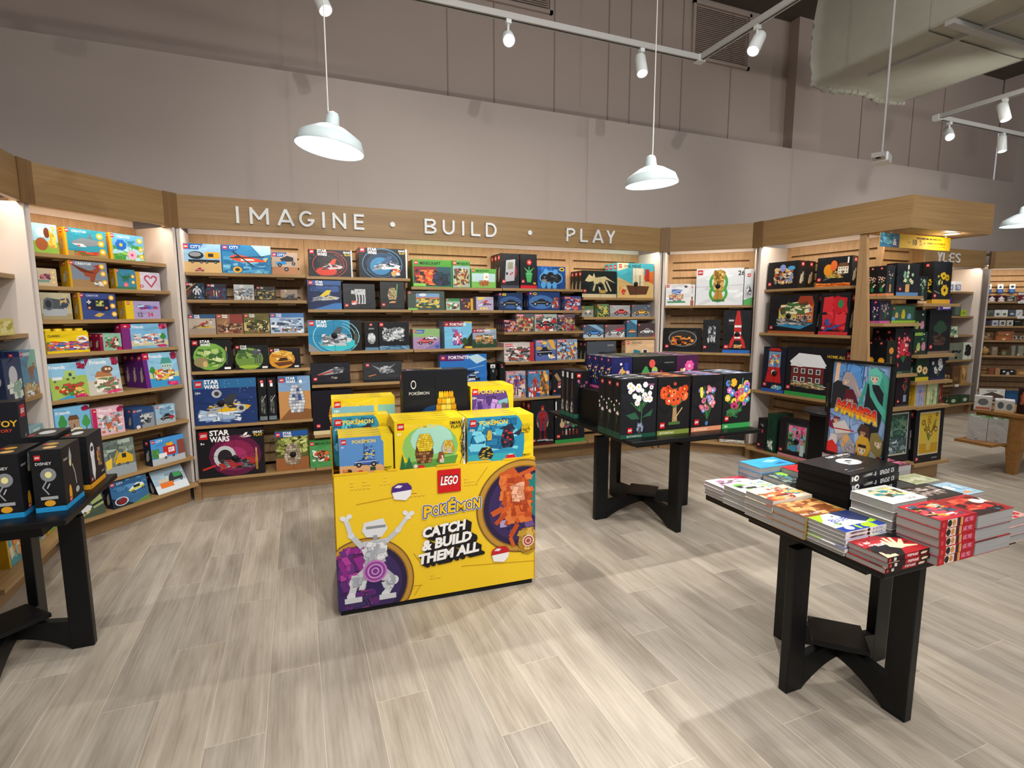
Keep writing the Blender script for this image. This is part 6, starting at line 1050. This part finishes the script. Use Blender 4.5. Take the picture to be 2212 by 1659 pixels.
# small goods on the far shelves
def far(lst):
    for nm, cat, fr, u, z, w, h, d, desc, art in lst:
        put_box(nm, w, d, h, art, at(fr, u, vf(z)+.015, z+.0005), rot(fr), desc, 0, None, None, .02, None, None, cat)
G = 'game_box'
far([
 (G, 'game box', 'W', 9.43, 1.818, .12, .15, .05, 'white box with black marks, left of two white boxes on far shelf', 'b e8e8ec;k 10 10 80 80 14 2a2a2c,444,ddd 601'),
 (G, 'game box', 'W', 9.57, 1.818, .155, .145, .05, 'white box with grey drawing, middle of far top shelf', 'b eceef2;r 10 10 80 60 7a84a8;k 20 20 60 50 8 fff,a0a8c0 602'),
 (G, 'game box', 'W', 9.74, 1.818, .16, .145, .05, 'white box with grey drawing, right of far top shelf', 'b eceef2;r 10 10 80 60 7a84a8;k 20 20 60 50 8 fff,a0a8c0 603'),
 (G, 'game box', 'W', 9.44, 1.461, .22, .26, .07, 'purple game box on the far second shelf', 'b 4a30a0;r 40 70 40 20 c03878;r 10 40 80 14 e8e0f0;k 10 10 80 30 8 5a40b0,3a2488 604'),
 (G, 'game box', 'W', 9.69, 1.461, .19, .17, .07, 'dark grey green box on the far second shelf', 'b 3a4a44;r 30 10 60 80 5c7068'),
 (G, 'game box', 'W', 9.90, 1.461, .13, .09, .07, 'small lime green box on the far second shelf', 'b a8c838;r 20 30 60 40 8aa828'),
 (G, 'game box', 'W', 9.48, 1.183, .12, .10, .05, 'small dark game box beside the pale green one, far third shelf', 'b 38424a;k 10 10 80 80 10 d8e0e0,5a7080 605'),
 (G, 'game box', 'W', 9.62, 1.183, .19, .13, .07, 'pale green box on the far third shelf', 'b b0d0a8;k 5 5 90 90 16 e8f0e0,4a6a50,88b090 606'),
 (G, 'game box', 'W', 9.50, .82, .10, .26, .05, 'narrow black box at left of far fourth shelf', 'b 22262a;r 20 30 60 30 90c8d8'),
 (G, 'game box', 'W', 9.62, .82, .31, .25, .06, 'grey green box with three dark marks on the far fourth shelf', 'b 7c8474;k 10 44 80 12 3 222 607;e 22 52 9 5 22241f;e 50 52 9 5 22241f;e 78 52 9 5 22241f;e 50 14 10 8 22241f'),
 (G, 'game box', 'W', 9.95, .82, .19, .25, .06, 'white box with black brush marks on the far fourth shelf', 'b e4ecdc;k 10 16 80 76 16 222,2c2c2c 608'),
 (G, 'game box', 'W', 9.42, .464, .24, .27, .06, 'dark brown box with face picture on the far fifth shelf', 'b 3a3020;e 50 34 26 24 a08050;k 20 10 60 50 12 6a5030,c0a070 609'),
 (G, 'game box', 'W', 9.68, .464, .18, .27, .06, 'brown box, middle of the far fifth shelf', 'b 6a4c30;r 20 20 60 20 8a6440'),
 (G, 'game box', 'W', 9.90, .464, .13, .27, .06, 'tan box at right of the far fifth shelf', 'b b89058;k 10 10 80 80 10 d8b478,8a6438 610'),
 (G, 'game box', 'W', 9.62, .175, .24, .12, .06, 'dark green box at left of far bottom shelf', 'b 2f4a34;e 40 40 22 22 c8d0b0'),
 (G, 'game box', 'W', 9.88, .175, .22, .12, .06, 'dark green box at right of far bottom shelf', 'b 33503a;e 50 44 22 22 d0d8b8'),
])
for i, (fr, u, z) in enumerate((('W', 9.68, 1.183), ('W', 9.70, .464), ('F', .41, 1.676), ('F', .41, 1.452), ('F', .41, 1.80))):
    m = MB(); m.box(0, -.02, 0, .085, -.018, .035, 'f4f6f4'); F = Face(m, (0, -.02, 0), (1, 0, 0), (0, 0, 1), .085, .035); F.rect(30, 40, 40, 18, '777777')
    tag(m.build('price_tag', M_MATT, None, at(fr, u, vf(z), z-.03), rot(fr)), ['white price tag below the pale green far box', 'white price tag below the brown far box', 'white price tag on the far right top shelf', 'white price tag on the far right second shelf', 'white price tag by the far right blue packets'][i], 'price tag', 'white shelf price tags')
for i in range(3):
    m = MB(); m.box(0, 0, 0, .075, .006, .075, 'eef2f6'); m.prism([(0, 0), (.075, 0), (.078, -.04), (.07, -.062), (.008, -.062), (-.004, -.04)], -.004, .012, 'y', '2a5a9c'); F = Face(m, (0, 0, 0), (1, 0, 0), (0, 0, 1), .075, .075)
    if i == 1: F.poly([(20, 20), (80, 20), (50, 75)], '3a4668')
    else: F.ell(50, 45, 30, 26, '3a4668')
    F2 = Face(m, (0, -.004, -.062), (1, 0, 0), (0, 0, 1), .075, .062); F2.line(20, 30, 80, 80, 4, 'a8c8e8'); F2.line(80, 30, 20, 80, 4, 'a8c8e8')
    tag(m.build('hanging_packet', M_CARD, None, at('F', .135+.155*i, vb(1.87)-.03, 1.87), rot('F')), ['blue and white packet hanging at left on the far right slats', 'blue and white packet hanging in the middle of the far right slats', 'blue and white packet cut by the right picture edge'][i], 'packet', 'hanging blue packets')
far([(G, 'game box', 'F', u, z, w, h, .06, d, a) for u, z, w, h, d, a in [
 (.04, 1.676, .11, .09, 'dark red box with white fan, left on far right top shelf', 'b 4a1c28;p f0f0f0 10 40 50 90 90 40 50 20;e 50 10 40 14 e8e8e8'),
 (.16, 1.676, .11, .09, 'dark red box with white fan, second on far right top shelf', 'b 4a1c28;p f0f0f0 10 40 50 90 90 40 50 20;e 50 10 40 14 e8e8e8'),
 (.28, 1.676, .13, .085, 'silver striped box on far right top shelf', 'b 50504e;k 5 5 90 90 12 8a8a88,c0c0bc,333 611'),
 (.44, 1.676, .16, .11, 'crimson box with grey diamond on far right top shelf', 'b 7a1c28;p a8b0b8 20 50 50 90 80 50 50 24;k 10 0 80 24 10 e8f0f4,90b0c8 612'),
 (.02, 1.452, .10, .10, 'dull grey green box, left on far right second shelf', 'b 5a625a;k 10 10 80 80 8 707870,485048 613'),
 (.14, 1.452, .08, .10, 'white packet with dark blob, first on far right second shelf', 'b d8e0e4;e 50 34 30 22 5a6268'),
 (.225, 1.452, .08, .10, 'white packet with olive blob, second on far right second shelf', 'b dce4e4;e 50 34 30 20 6a7440'),
 (.32, 1.452, .08, .10, 'grey blue packet on far right second shelf', 'b 50586a;e 50 40 30 14 c0c8d0'),
 (.41, 1.452, .08, .10, 'white packet with slanted streak on far right second shelf', 'b d4dce4;l 20 20 80 70 10 5a6a88'),
 (.03, 1.313, .06, .08, 'dark purple box, left on far right third shelf', 'b 3a3448'),
 (.115, 1.313, .075, .085, 'grey packet with blue swirl on far right third shelf', 'b b8bcc4;e 50 40 30 22 5a6a90'),
 (.21, 1.313, .075, .085, 'grey packet with black letter-like shape on far right third shelf', 'b c0c0c0;r 26 20 48 50 222;r 40 34 18 10 ccc'),
 (.305, 1.313, .075, .085, 'grey packet with olive block on far right third shelf', 'b c4c4c0;r 30 20 40 50 5a5a40'),
 (.40, 1.313, .10, .08, 'black box with green line on far right third shelf', 'b 1c201c;r 0 80 60 8 98a898'),
 (.0, 1.10, .13, .12, 'brown lattice wooden box on far right fourth shelf', 'b 6a5038;k 10 10 80 80 12 a08058,3c2c1c 614'),
 (.17, 1.10, .22, .07, 'low orange wooden box on far right fourth shelf', 'b 9a5c34;p c87840 10 20 50 70 90 20;e 48 20 9 14 f0e8d8'),
 (.19, 1.171, .21, .06, 'orange wooden box stacked on the low wooden one', 'b 8a5a3c;r 10 20 70 50 a86840;e 60 24 8 14 f0e8d8'),
 (.13, .873, .07, .13, 'leaning grey tan block on far right fifth shelf', 'b 8a7a68;r 20 60 60 20 a89880'),
 (.25, .873, .12, .09, 'small brown picture block on far right fifth shelf', 'b 5a4630;r 10 10 40 60 7a8458'),
 (.38, .873, .15, .15, 'tall grey green block with dark band on far right fifth shelf', 'b 8a8a78;r 30 0 24 100 4c4a44;e 60 10 12 6 e8e0d0'),
 (.11, .585, .06, .09, 'leaning red brown wooden block on far right sixth shelf', 'b 8a4c34'),
 (.19, .585, .06, .10, 'upright tan wooden block on far right sixth shelf', 'b a8805c'),
 (.265, .585, .17, .08, 'black box of round white pieces on far right sixth shelf', 'b 1f2024;e 20 60 10 16 e8e8e8;e 50 40 12 16 c8c8d0;e 78 66 10 14 e8e8e8;e 50 10 14 10 f0f0f0'),
 (.46, .585, .18, .07, 'tan inlaid box on far right sixth shelf', 'b a87c48;r 20 20 60 50 d0a868'),
 (-.01, .10, .33, .27, 'large puzzle box with palace picture on far right bottom shelf', 'b e8e8e0;p 5c4a40 2 10 98 10 96 62 50 84 4 62;k 4 14 92 40 30 8a7464,c8b8a0,403430 615;r 0 0 100 12 a8844c;r 28 86 40 6 8a9088'),
 (.33, .10, .20, .25, 'dark blue box on far right bottom shelf', 'b 24507c;k 5 10 90 70 12 2c5c8c,1c4068 616')]])
# round brass ornament and wire pieces
t = empty('brass_ornament', at('F', .055, vf(.873)+.06, .873), rot('F'), 'round brass faceted ornament on far right fifth shelf', 'ornament')
m = MB(); m.lathe([(0, .0), (.03, .01), (.058, .045), (.06, .075), (.045, .105), (0, .12)], 9, (0, 0, 0), 'b08850'); m.build('ball', M_CARD, t); m = MB(); m.lathe([(0, .11), (.018, .118), (0, .13)], 10, (.0, 0, 0), 'f0e8d8'); m.build('cap', M_CARD, t)
for i, u in enumerate((.43, .53)):
    t = empty('wire_puzzle', at('F', u, vf(1.1)+.05, 1.10), rot('F'), ['silver wire puzzle right of the low wooden box', 'silver wire puzzle nearest the right picture edge'][i], 'puzzle', 'silver wire puzzles')
    m = MB()
    for k in range(12):
        a, b = 2*math.pi*k/12, 2*math.pi*(k+1)/12; m.tube((.03*math.cos(a), 0, .035+.03*math.sin(a)), (.03*math.cos(b), 0, .035+.03*math.sin(b)), .005, 6, 'd8d8da'); m.tube((0, .03*math.cos(a), .035+.03*math.sin(a)), (0, .03*math.cos(b), .035+.03*math.sin(b)), .005, 6, 'b0b0b4')
    m.build('rings', M_CARD, t)
# boxes on the tan table
put_box('game_box', .14, .12, .225, 'b b0aeaa;r 40 4 16 3 555', (5.95, 3.06, .3005), math.radians(-64), 'grey box with green lid, left one on the low table shelf', spine='b 9a9894', top='b 4a9a48;k 5 5 90 90 12 e8f0e8,2a4a30 621')
put_box('game_box', .14, .12, .22, 'b a8a6a2;r 40 4 16 3 555', (6.01, 2.93, .3005), math.radians(-64), 'grey box with green lid, right one on the low table shelf', spine='b 9a9894', top='b 4a9a48;k 5 5 90 90 12 e8f0e8,2a4a30 622')
put_box('game_box', .13, .12, .13, 'b c8c4bc;e 50 60 30 26 6a6a6c;r 10 4 80 18 b86848', (6.125, 3.12, .5705), math.radians(-64), 'pale patterned box at back left on the tan table', top='b dcdce0;k 0 0 100 100 16 fff,b8bcc4 623')
put_box('game_box', .14, .2, .11, 'b c0bcb4;e 30 60 16 30 55585c;e 74 50 16 28 6a6e74;r 0 0 100 18 c8a878', (6.14, 2.96, .5705), math.radians(-64), 'pale patterned box at front on the tan table', top='b e0e0e4;k 0 0 100 100 16 fff,b0b4bc 624')
for i in range(2):
    m = MB(); m.box(0, 0, 0, .045, .11, .24, '2a1c1e'); F = Face(m, (0, 0, 0), (1, 0, 0), (0, 0, 1), .045, .24); F.draw('k 20 20 60 70 10 a84438,d08868,6a2c28 625'); F2 = Face(m, (0, .11, 0), (0, -1, 0), (0, 0, 1), .11, .24); F2.draw('b 33201f;k 20 30 50 60 8 9a4438,b86a50 626')
    tag(m.build('book', M_CARD, None, (6.235+.05*i, 2.725, .5705)), ['dark red book standing at left on the tan table', 'dark red book cut by the right picture edge'][i], 'book', 'dark red standing books')

# ---------------------------------------------------------------- comics on the front table
def book(w, d, h, cover, spine, spcol, side, loc, rz, label, grp=None, pagecol=None):
    """w along x, d along y; spine on 'f' (front, -y), 'r', 'l' or 'b'"""
    m = MB(); t = .0007; c = side_col(cover) or spcol
    m.box(0, 0, 0, w, d, t, c); m.box(0, 0, h-t, w, d, h, c)
    T = Face(m, (0, 0, h), (1, 0, 0), (0, 1, 0), w, d) if side in 'fb' else Face(m, (0, d, h), (0, -1, 0), (1, 0, 0), d, w)
    T.draw(cover)
    if side == 'f': m.box(0, 0, t, w, t, h-t, spcol); S = Face(m, (0, 0, 0), (1, 0, 0), (0, 0, 1), w, h)
    elif side == 'b': m.box(0, d-t, t, w, d, h-t, spcol); S = Face(m, (w, d, 0), (-1, 0, 0), (0, 0, 1), w, h)
    elif side == 'r': m.box(w-t, 0, t, w, d, h-t, spcol); S = Face(m, (w, 0, 0), (0, 1, 0), (0, 0, 1), d, h)
    else: m.box(0, 0, t, t, d, h-t, spcol); S = Face(m, (0, d, 0), (0, -1, 0), (0, 0, 1), d, h)
    if spine: S.draw(spine)
    o = m.build('book', M_CARD, None, loc, rz); tag(o, label, 'book', grp)
    m = MB(); q = .0015; a = [q, q, w-q, d-q]
    if side == 'f': a[1] = t
    if side == 'b': a[3] = d-t
    if side == 'r': a[2] = w-t
    if side == 'l': a[0] = t
    m.box(a[0], a[1], t, a[2], a[3], h-t); m.build('page_block', DPAGE if spcol in ('15161a',) else M_PAGE, o)
    return o
ORD = {1: [''], 2: ['top', 'bottom'], 3: ['top', 'middle', 'bottom'], 4: ['top', 'second', 'third', 'bottom'], 5: ['top', 'second', 'third', 'fourth', 'bottom'], 6: ['top', 'second', 'third', 'fourth', 'fifth', 'bottom']}
def stack(n, w, d, h, cover, spine, spcol, side, x, y, rz, desc, z=.7005, jit=.004, seed=1, place=''):
    rr = random.Random(seed); first = None; g = 'stack of '+desc
    for i in range(n):
        px_, py_ = (x+rr.uniform(-jit, jit), y+rr.uniform(-jit, jit)) if i < n-1 else (x, y)
        lab = '%s book, %s of its stack%s' % (desc, ORD[n][n-1-i], place) if n > 1 else desc+' book'+place
        if first is None: first = book(w, d, h, cover, spine, spcol, side, (px_, py_, z), rz, lab, g)
        else: dup(first, (px_, py_, z+i*(h+.0003)), rz, lab, g)
HAND = 'b b02028;p 1c1a1e 0 0 40 0 70 46 40 60 0 40;p 1c1a1e 60 100 100 60 100 100;p f0d8b0 44 40 52 74 56 74 56 50 64 84 69 82 64 52 76 80 81 77 70 48 88 64 92 60 76 38 96 26 94 21 70 26 56 24;p f0d8b0 0 0 26 0 30 26 20 34 6 30;e 20 24 10 12 c02830;z 6 70 24 12 ffffff 5;z 16 52 44 13 ffffff 8;k 0 10 40 50 8 1c1a1e,2c2024 660;r 84 44 8 3 222;r 2 80 18 8 d83840'
HSP = 'b 2a1418;r 40 6 34 88 b8242c;z 42 30 30 46 ffffff 7;e 5 50 3 34 d03838;r 14 20 6 60 e8e8e0;p f0d8b0 80 20 92 24 95 60 84 70 78 50'
BLUE = 'b f4f6f8;r 0 0 100 26 1f3f9c;r 60 0 20 26 a8e020;e 24 16 9 10 fff;e 60 14 6 9 a8e020;r 40 4 6 20 a8e020;t BLUE 20 52 20 2444a8 bold;t LOCK 58 34 20 fff bold;p 24305c 50 100 100 100 100 40 78 30 60 54;p a8e020 78 30 100 40 100 24 86 22;p a8e020 0 100 30 100 10 70 0 60;e 42 82 9 14 f4f4f4;p 222 38 84 46 84 42 76;k 4 30 30 20 8 2f4cb0,fff,a8e020 631'
BROWN = 'b b87038;p 8a4a24 0 0 60 0 80 40 30 60 0 40;p d89a58 30 60 70 50 90 100 30 100;e 48 62 14 8 3f7a30;e 48 62 6 4 b8d868;p 5a3018 60 0 100 0 100 50 74 40;z 4 12 46 12 ffffff 9;r 86 0 14 100 a08448;k 0 0 100 100 30 c8854c,7a4220,e0a868,9a5c2c 632'
SEVEN = 'b e8d8c0;p d8582c 0 0 60 0 50 40 10 50;k 0 0 70 60 30 d86838,e8a050,7a2c20,f0e0c8 633;z 36 74 40 13 a83c28 8;z 52 58 40 13 a83c28 8;k 60 20 40 40 12 5a88a8,e8c060,c83c30 634;r 0 0 10 24 d8482c'
GREENW = 'b eef0ec;e 26 66 16 22 6ab040;p 2c3030 34 50 60 72 70 50 50 30;k 10 10 60 60 24 222,8ac058,b8c0c0,fff 635;z 58 66 36 14 3a98b0 6;k 64 20 34 40 10 e8d880,88b8c8 636'
PINK = 'b ecdce6;p b02840 40 100 100 100 100 60;k 10 10 70 70 40 d090b0,4a3a48,f8f0f4,a86088 637;p a02438 60 0 100 0 100 30'
SKY = 'b 2fa0e0;p 8ad0f0 40 60 70 80 90 60 60 44;p 1c5c98 50 20 80 40 90 20'
DGRN = 'b 2a3638;p 8ac838 70 60 100 70 100 100 60 100;k 0 0 80 90 30 50605c,1c2426,8a9a90,3f7a8a 638;p c83030 80 0 100 0 100 30'
RED = 'b c01c2c;p f0f0f0 56 40 100 60 100 100 70 90;k 50 30 50 50 20 fff,d83040,e8c8b0,222 639;z 46 26 40 14 f8e8a0 7;z 52 12 30 6 ffffff 9'
BLK = 'b 17181b;k 40 34 36 40 24 3a3c40,7c8084,222428 640;e 56 54 17 20 c8ccd0;e 56 54 13 15 f4f6f8;p 222 50 58 60 62 64 54 58 52;e 50 48 3 3 222;z 48 84 46 9 f0f0f0 14;z 66 75 20 4 aaa 8;r 14 22 5 1.5 ddd;z 10 12 40 3 777 16'
BSP = 'b 15161a;e 12 50 5 34 f0f0f0;e 13 50 2 16 222;r 3 24 3 52 ddd;k 24 24 20 50 6 aaa,777 641;z 60 24 30 50 f4f4f4 9;k 48 20 4 60 4 ccc,888 642'
TEAL = 'b f4f4ee;p 2a7c88 26 60 44 44 60 64 78 52 66 78 40 80;k 10 30 80 60 30 e8d890,f8c8a0,4a4a38,c8d8b0,2f8a98 643;r 50 4 34 18 f8f8f6;z 54 8 26 9 555 6'
DEM = 'b c02838;p f4f0f0 0 40 40 60 60 30 20 20;p f0a030 50 60 80 80 90 60 60 50;p f4e8d0 70 30 96 24 98 20 74 20;k 0 10 100 80 44 222,c82030,f8f0e8,e8a040,3a5a70,d84858 644;r 84 0 16 100 a01c28'
DSP = 'b b81c28;r 18 4 26 92 ece0d0;e 24 50 6 40 222;e 36 50 5 36 d89050;r 46 4 7 92 2c2438;r 54 4 3 92 e8a838;r 58 4 2 92 f0e0a0;r 64 20 30 60 c82c48;z 66 30 24 46 e8a8c0 7;r 4 20 6 50 e04848'
TIT = 'b a02020;p 2a1414 0 0 60 0 90 30 50 50 0 30;p f0e0d8 70 50 96 40 100 70 84 84;k 0 20 100 70 26 c83028,6a1818,e86848,3a1616 645;e 76 60 12 14 fff4ec;k 60 4 30 16 6 5a8090,222 646'
MAN = 'b 2c2826;p c0b0a8 20 30 60 40 80 70 50 84 30 60;k 10 20 80 66 40 8a7c78,d8c8c0,4a4240,2a2624,a89890 647'
OLIVE = 'b b8bc98;k 5 10 90 80 16 c8ccb0,a0a680,98a078 648'
PALE = 'b a8d0e4;p e8f0f4 0 60 40 80 60 60 30 40;p e0a070 20 10 50 30 70 10;k 50 20 40 60 10 c8e0ec,78b0d0 649'
T1 = ' at the near left corner of the comics table'
stack(3, .20, .13, .0175, HAND, HSP, 'a01c24', 'f', 1.656, 1.022, 0, 'red and black book with open hand', seed=1)
stack(6, .20, .142, .0138, BLUE, 'b f4f4f6;t BLUELOCK 66 20 60 2a48a8 bold;e 56 50 4 40 222;k 10 20 40 60 8 888,444 651', 'f0f0f2', 'f', 1.648, 1.156, 0, 'white blue and lime sports comic', seed=2)
stack(3, .205, .14, .0275, BROWN, 'b b89a58', 'a8884c', 'f', 1.643, 1.302, 0, 'brown face comic with green eye', seed=3)
stack(4, .205, .135, .0235, SEVEN, 'b e8e0d0', 'e0d4c0', 'f', 1.645, 1.446, 0, 'cream and orange fantasy comic', seed=4)
stack(4, .20, .125, .0195, GREENW, 'b e8e8e4', 'e8e8e4', 'f', 1.655, 1.585, 0, 'white comic with green and black figures', seed=5)
stack(4, .205, .115, .0148, PINK, 'b e0c8d4', 'e0d0d8', 'f', 1.66, 1.714, 0, 'pale pink comic at the far left corner', seed=6)
stack(5, .185, .135, .0297, DEM, DSP, 'b01c28', 'f', 1.862, 1.0, 0, 'red comic with bright striped spine', jit=.003, seed=7)
stack(5, .187, .15, .0305, TEAL, 'b f4f4f4', 'f4f4f4', 'b', 1.862, 1.15, 0, 'white comic with teal dragon', seed=8)
stack(3, .20, .145, .0465, TIT, None, '8a1c1c', 'b', 2.054, .998, 0, 'thick dark red comic', seed=9)
stack(4, .20, .13, .034, MAN, None, '2c2826', 'b', 2.068, 1.155, 0, 'dark comic with pale face', seed=10)
stack(3, .325, .21, .034, BLK, BSP, '15161a', 'f', 1.87, 1.312, math.radians(6), 'thick black hardcover with white round face', z=.806, jit=.006, seed=11)
stack(3, .325, .21, .0345, 'b 16171a', 'b 15161a', '15161a', 'f', 1.87, 1.314, math.radians(6), 'plain black hardcover under the round face books', jit=.003, seed=12)
stack(5, .21, .125, .0245, SKY, 'b 2fa0e0', '2f98d8', 'b', 1.868, 1.718, 0, 'sky blue comic', seed=13)
stack(4, .105, .14, .0245, DGRN, 'b 2a3638', '2a3638', 'b', 1.868, 1.565, 0, 'dark comic with lime corner', seed=14)
stack(2, .205, .145, .06, RED, 'b a81824', 'a81824', 'f', 1.985, 1.565, math.radians(2), 'bright red thick novel', z=.7005, seed=15)
stack(4, .15, .1, .034, OLIVE, None, 'b8bc98', 'b', 2.218, 1.29, 0, 'pale olive comic', seed=16)
stack(4, .12, .125, .032, PALE, None, 'a8d0e4', 'b', 2.275, 1.156, 0, 'light blue comic', seed=17)
stack(3, .12, .13, .03, 'b d8a8a0;k 0 0 100 100 20 c83838,f0d8d0,6a2c2c 652', None, 'c88880', 'b', 2.262, 1.01, 0, 'pink and red comic at the right table edge', seed=18)
PLAID = 'b c05078;'+';'.join('r %d 0 5 100 2a1c2c' % x for x in range(4, 100, 18))+';'+';'.join('r 0 %d 100 6 38243a' % y for y in range(5, 100, 20))+';'+';'.join('r %d 0 2 100 e090a8' % x for x in range(12, 100, 18))
stack(4, .17, .285, .042, PLAID, None, '5a2c48', 'r', 2.21, 1.41, 0, 'pink plaid covered album', jit=.002, seed=19)
# framed comics poster standing on the plaid albums
a3 = math.atan2(1.683-1.398, .023)
t = empty('poster_frame', (2.214, 1.692, .8705), -a3-.0+0, 'black framed comics poster with red and yellow title on the comics table', 'poster')
t.rotation_euler = (math.radians(-1), 0, -math.pi/2-.06)
PW, PH = .286, .43
m = MB()
for b in ((0, 0, PW, .012), (0, PH-.012, PW, PH), (0, 0, .012, PH), (PW-.012, 0, PW, PH)): m.box(b[0], 0, b[1], b[2], .018, b[3])
m.build('frame', BLACK, t)
m = MB(); m.box(.01, .006, .01, PW-.01, .014, PH-.01, '7aa0d0'); F = Face(m, (.012, .006, .012), (1, 0, 0), (0, 0, 1), PW-.024, PH-.024)
F.rect(0, 0, 100, 100, '86a8d8'); F.draw('k 0 0 100 100 40 90b2e0,7a9ccc,9cbce6,88a8d4 701;k 0 62 60 38 8 5a94d8,4a84cc 702'); F.draw('st 50 703')
def face(cx, cy, r, skin, hair, look=0):
    k = F.W/F.H
    F.poly([(cx-r*.8, cy+r*k*.5), (cx+r*.8, cy+r*k*.5), (cx+r*.75, cy-r*k*.2), (cx+look*r*.2, cy-r*k*1.05), (cx-r*.75, cy-r*k*.2)], skin)
    for q in (-.4, .4): F.ell(cx+q*r+look*r*.15, cy-.05*r*k, r*.17, r*.2*k, '2a2430', 8); F.ell(cx+q*r+look*r*.15+r*.05, cy+.02*r*k, r*.05, r*.07*k, 'ffffff', 6); F.line(cx+q*r-r*.2, cy+.25*r*k, cx+q*r+r*.22, cy+.28*r*k, r*.1, hair)
    F.line(cx+look*r*.2-r*.12, cy-.66*r*k, cx+look*r*.2+r*.14, cy-.66*r*k, r*.09, 'a04838'); F.line(cx+look*r*.2, cy-.32*r*k, cx+look*r*.2+r*.06, cy-.42*r*k, r*.06, 'c08868')
    for i in range(5): F.poly([(cx-r+i*r*.4, cy+r*k*.75), (cx-r+(i+1)*r*.42, cy+r*k*.75), (cx-r*.9+i*r*.42, cy+r*k*.18)], hair)
# figure with pale hair and raised arm
F.poly([(4, 74), (12, 76), (13, 100), (6, 100)], 'e8c0a0'); F.poly([(2, 76), (10, 80), (32, 78), (34, 68), (24, 58), (16, 50), (0, 48), (2, 58)], '25262e')
F.poly([(18, 82), (24, 90), (34, 90), (44, 82), (56, 66), (48, 64), (40, 72), (36, 74), (20, 76)], 'a89c9e'); face(26, 80, 6, 'e4c4ac', '9a8e92', -1); F.poly([(40, 82), (58, 64), (50, 68)], 'b8acb0')
# figure with long sea green hair
F.poly([(66, 84), (84, 92), (100, 76), (100, 40), (90, 48), (78, 62), (60, 70), (56, 44), (50, 56), (60, 80)], '3f9c8c'); F.poly([(64, 80), (78, 84), (92, 72), (92, 46), (86, 18), (62, 26), (66, 46), (60, 40)], '1f222c'); F.poly([(64, 94), (76, 98), (88, 92), (84, 80), (66, 80)], '68c8b8'); face(75, 86, 8, 'e8c8b0', '5cb8a8', .4)
F.poly([(66, 82), (70, 68), (84, 56), (100, 44), (100, 54), (84, 64), (74, 74), (70, 84)], '4fb0a0'); F.poly([(84, 96), (100, 86), (100, 66), (92, 78)], '4aa898')
# dark red haired figure
F.poly([(24, 62), (28, 72), (40, 72), (50, 60), (52, 46), (30, 44)], '5c1c30'); face(36, 59, 8, 'e0b8a0', '5c1c30', .2)
# white coat figure with large fist
F.poly([(0, 46), (4, 34), (12, 40), (22, 40), (10, 26), (0, 28)], '7a2048'); F.poly([(8, 32), (30, 38), (44, 26), (30, 22), (6, 20), (0, 6), (14, 2), (20, 14)], 'd8d4d0'); F.line(10, 27, 48, 28, 2, 'b82830'); F.poly([(0, 0), (0, 10), (10, 14), (20, 8), (22, 0)], 'd82c28'); face(14, 36, 6, 'e4b890', '7a2048', .5)
F.poly([(28, 20), (36, 24), (46, 18), (52, 14), (52, 6), (38, 0), (28, 6)], 'a8a8ac'); F.poly([(28, 18), (36, 24), (42, 20), (34, 10), (28, 8)], 'e0b070')
for i in range(4): F.ell(36+i*4.4, 3.5+i*3.4, 3, 2.6, 'b8b8bc', 8); F.ring(36+i*4.4, 3.5+i*3.4, 3, 2.6, .5, '505054')
for i in range(3): F.line(31+i*5, 16-i*1.5, 38+i*4.6, 4+i*3, .6, '505054')
# three lower heads
F.poly([(54, 30), (60, 38), (74, 36), (76, 22), (66, 16)], '4a3430'); face(64, 28, 6, 'c89878', '4a3430', -.6)
F.poly([(78, 30), (88, 32), (98, 24), (98, 12), (92, 0), (76, 0), (76, 16)], '8a7c48'); face(91, 20, 7, 'ecd0b8', '94854c', 1); F.poly([(76, 0), (80, 12), (88, 8), (92, 0)], '9aa098'); F.poly([(88, 0), (92, 8), (100, 6), (100, 0)], '6a1c2c')
F.poly([(54, 18), (60, 26), (74, 24), (80, 14), (72, 0), (54, 0)], 'd8a838'); face(65, 10, 8, 'f0e0c0', 'd0a030', 0); F.rect(58, 13, 14, 3, '2c2420'); F.poly([(52, 0), (56, 8), (60, 2)], '6a1c24')
F.outlined('MANGA', 10, 46, 12.5, 76, 'd83428', ((1.3, 'dce8e4'), (.75, '20242c')), rise=-8, bold=.085, shear=.25, sl=((-.1, .3, 'f4c838'), (.3, .52, 'ee8a2c'), (.52, .74, 'e4502a'), (.74, 1.1, 'd42c2c')))
m.build('poster', M_CARD, t)
m = MB(); m.box(.10, .018, .06, .19, .024, .34); m.add([(.12, .024, .30), (.17, .024, .30), (.17, .10, .012), (.12, .10, .012), (.12, .03, .30), (.17, .03, .30), (.17, .106, .012), (.12, .106, .012)], [(0, 1, 2, 3), (7, 6, 5, 4), (0, 4, 5, 1), (2, 6, 7, 3), (0, 3, 7, 4), (1, 5, 6, 2)]); m.build('easel_back', BLACK, t)
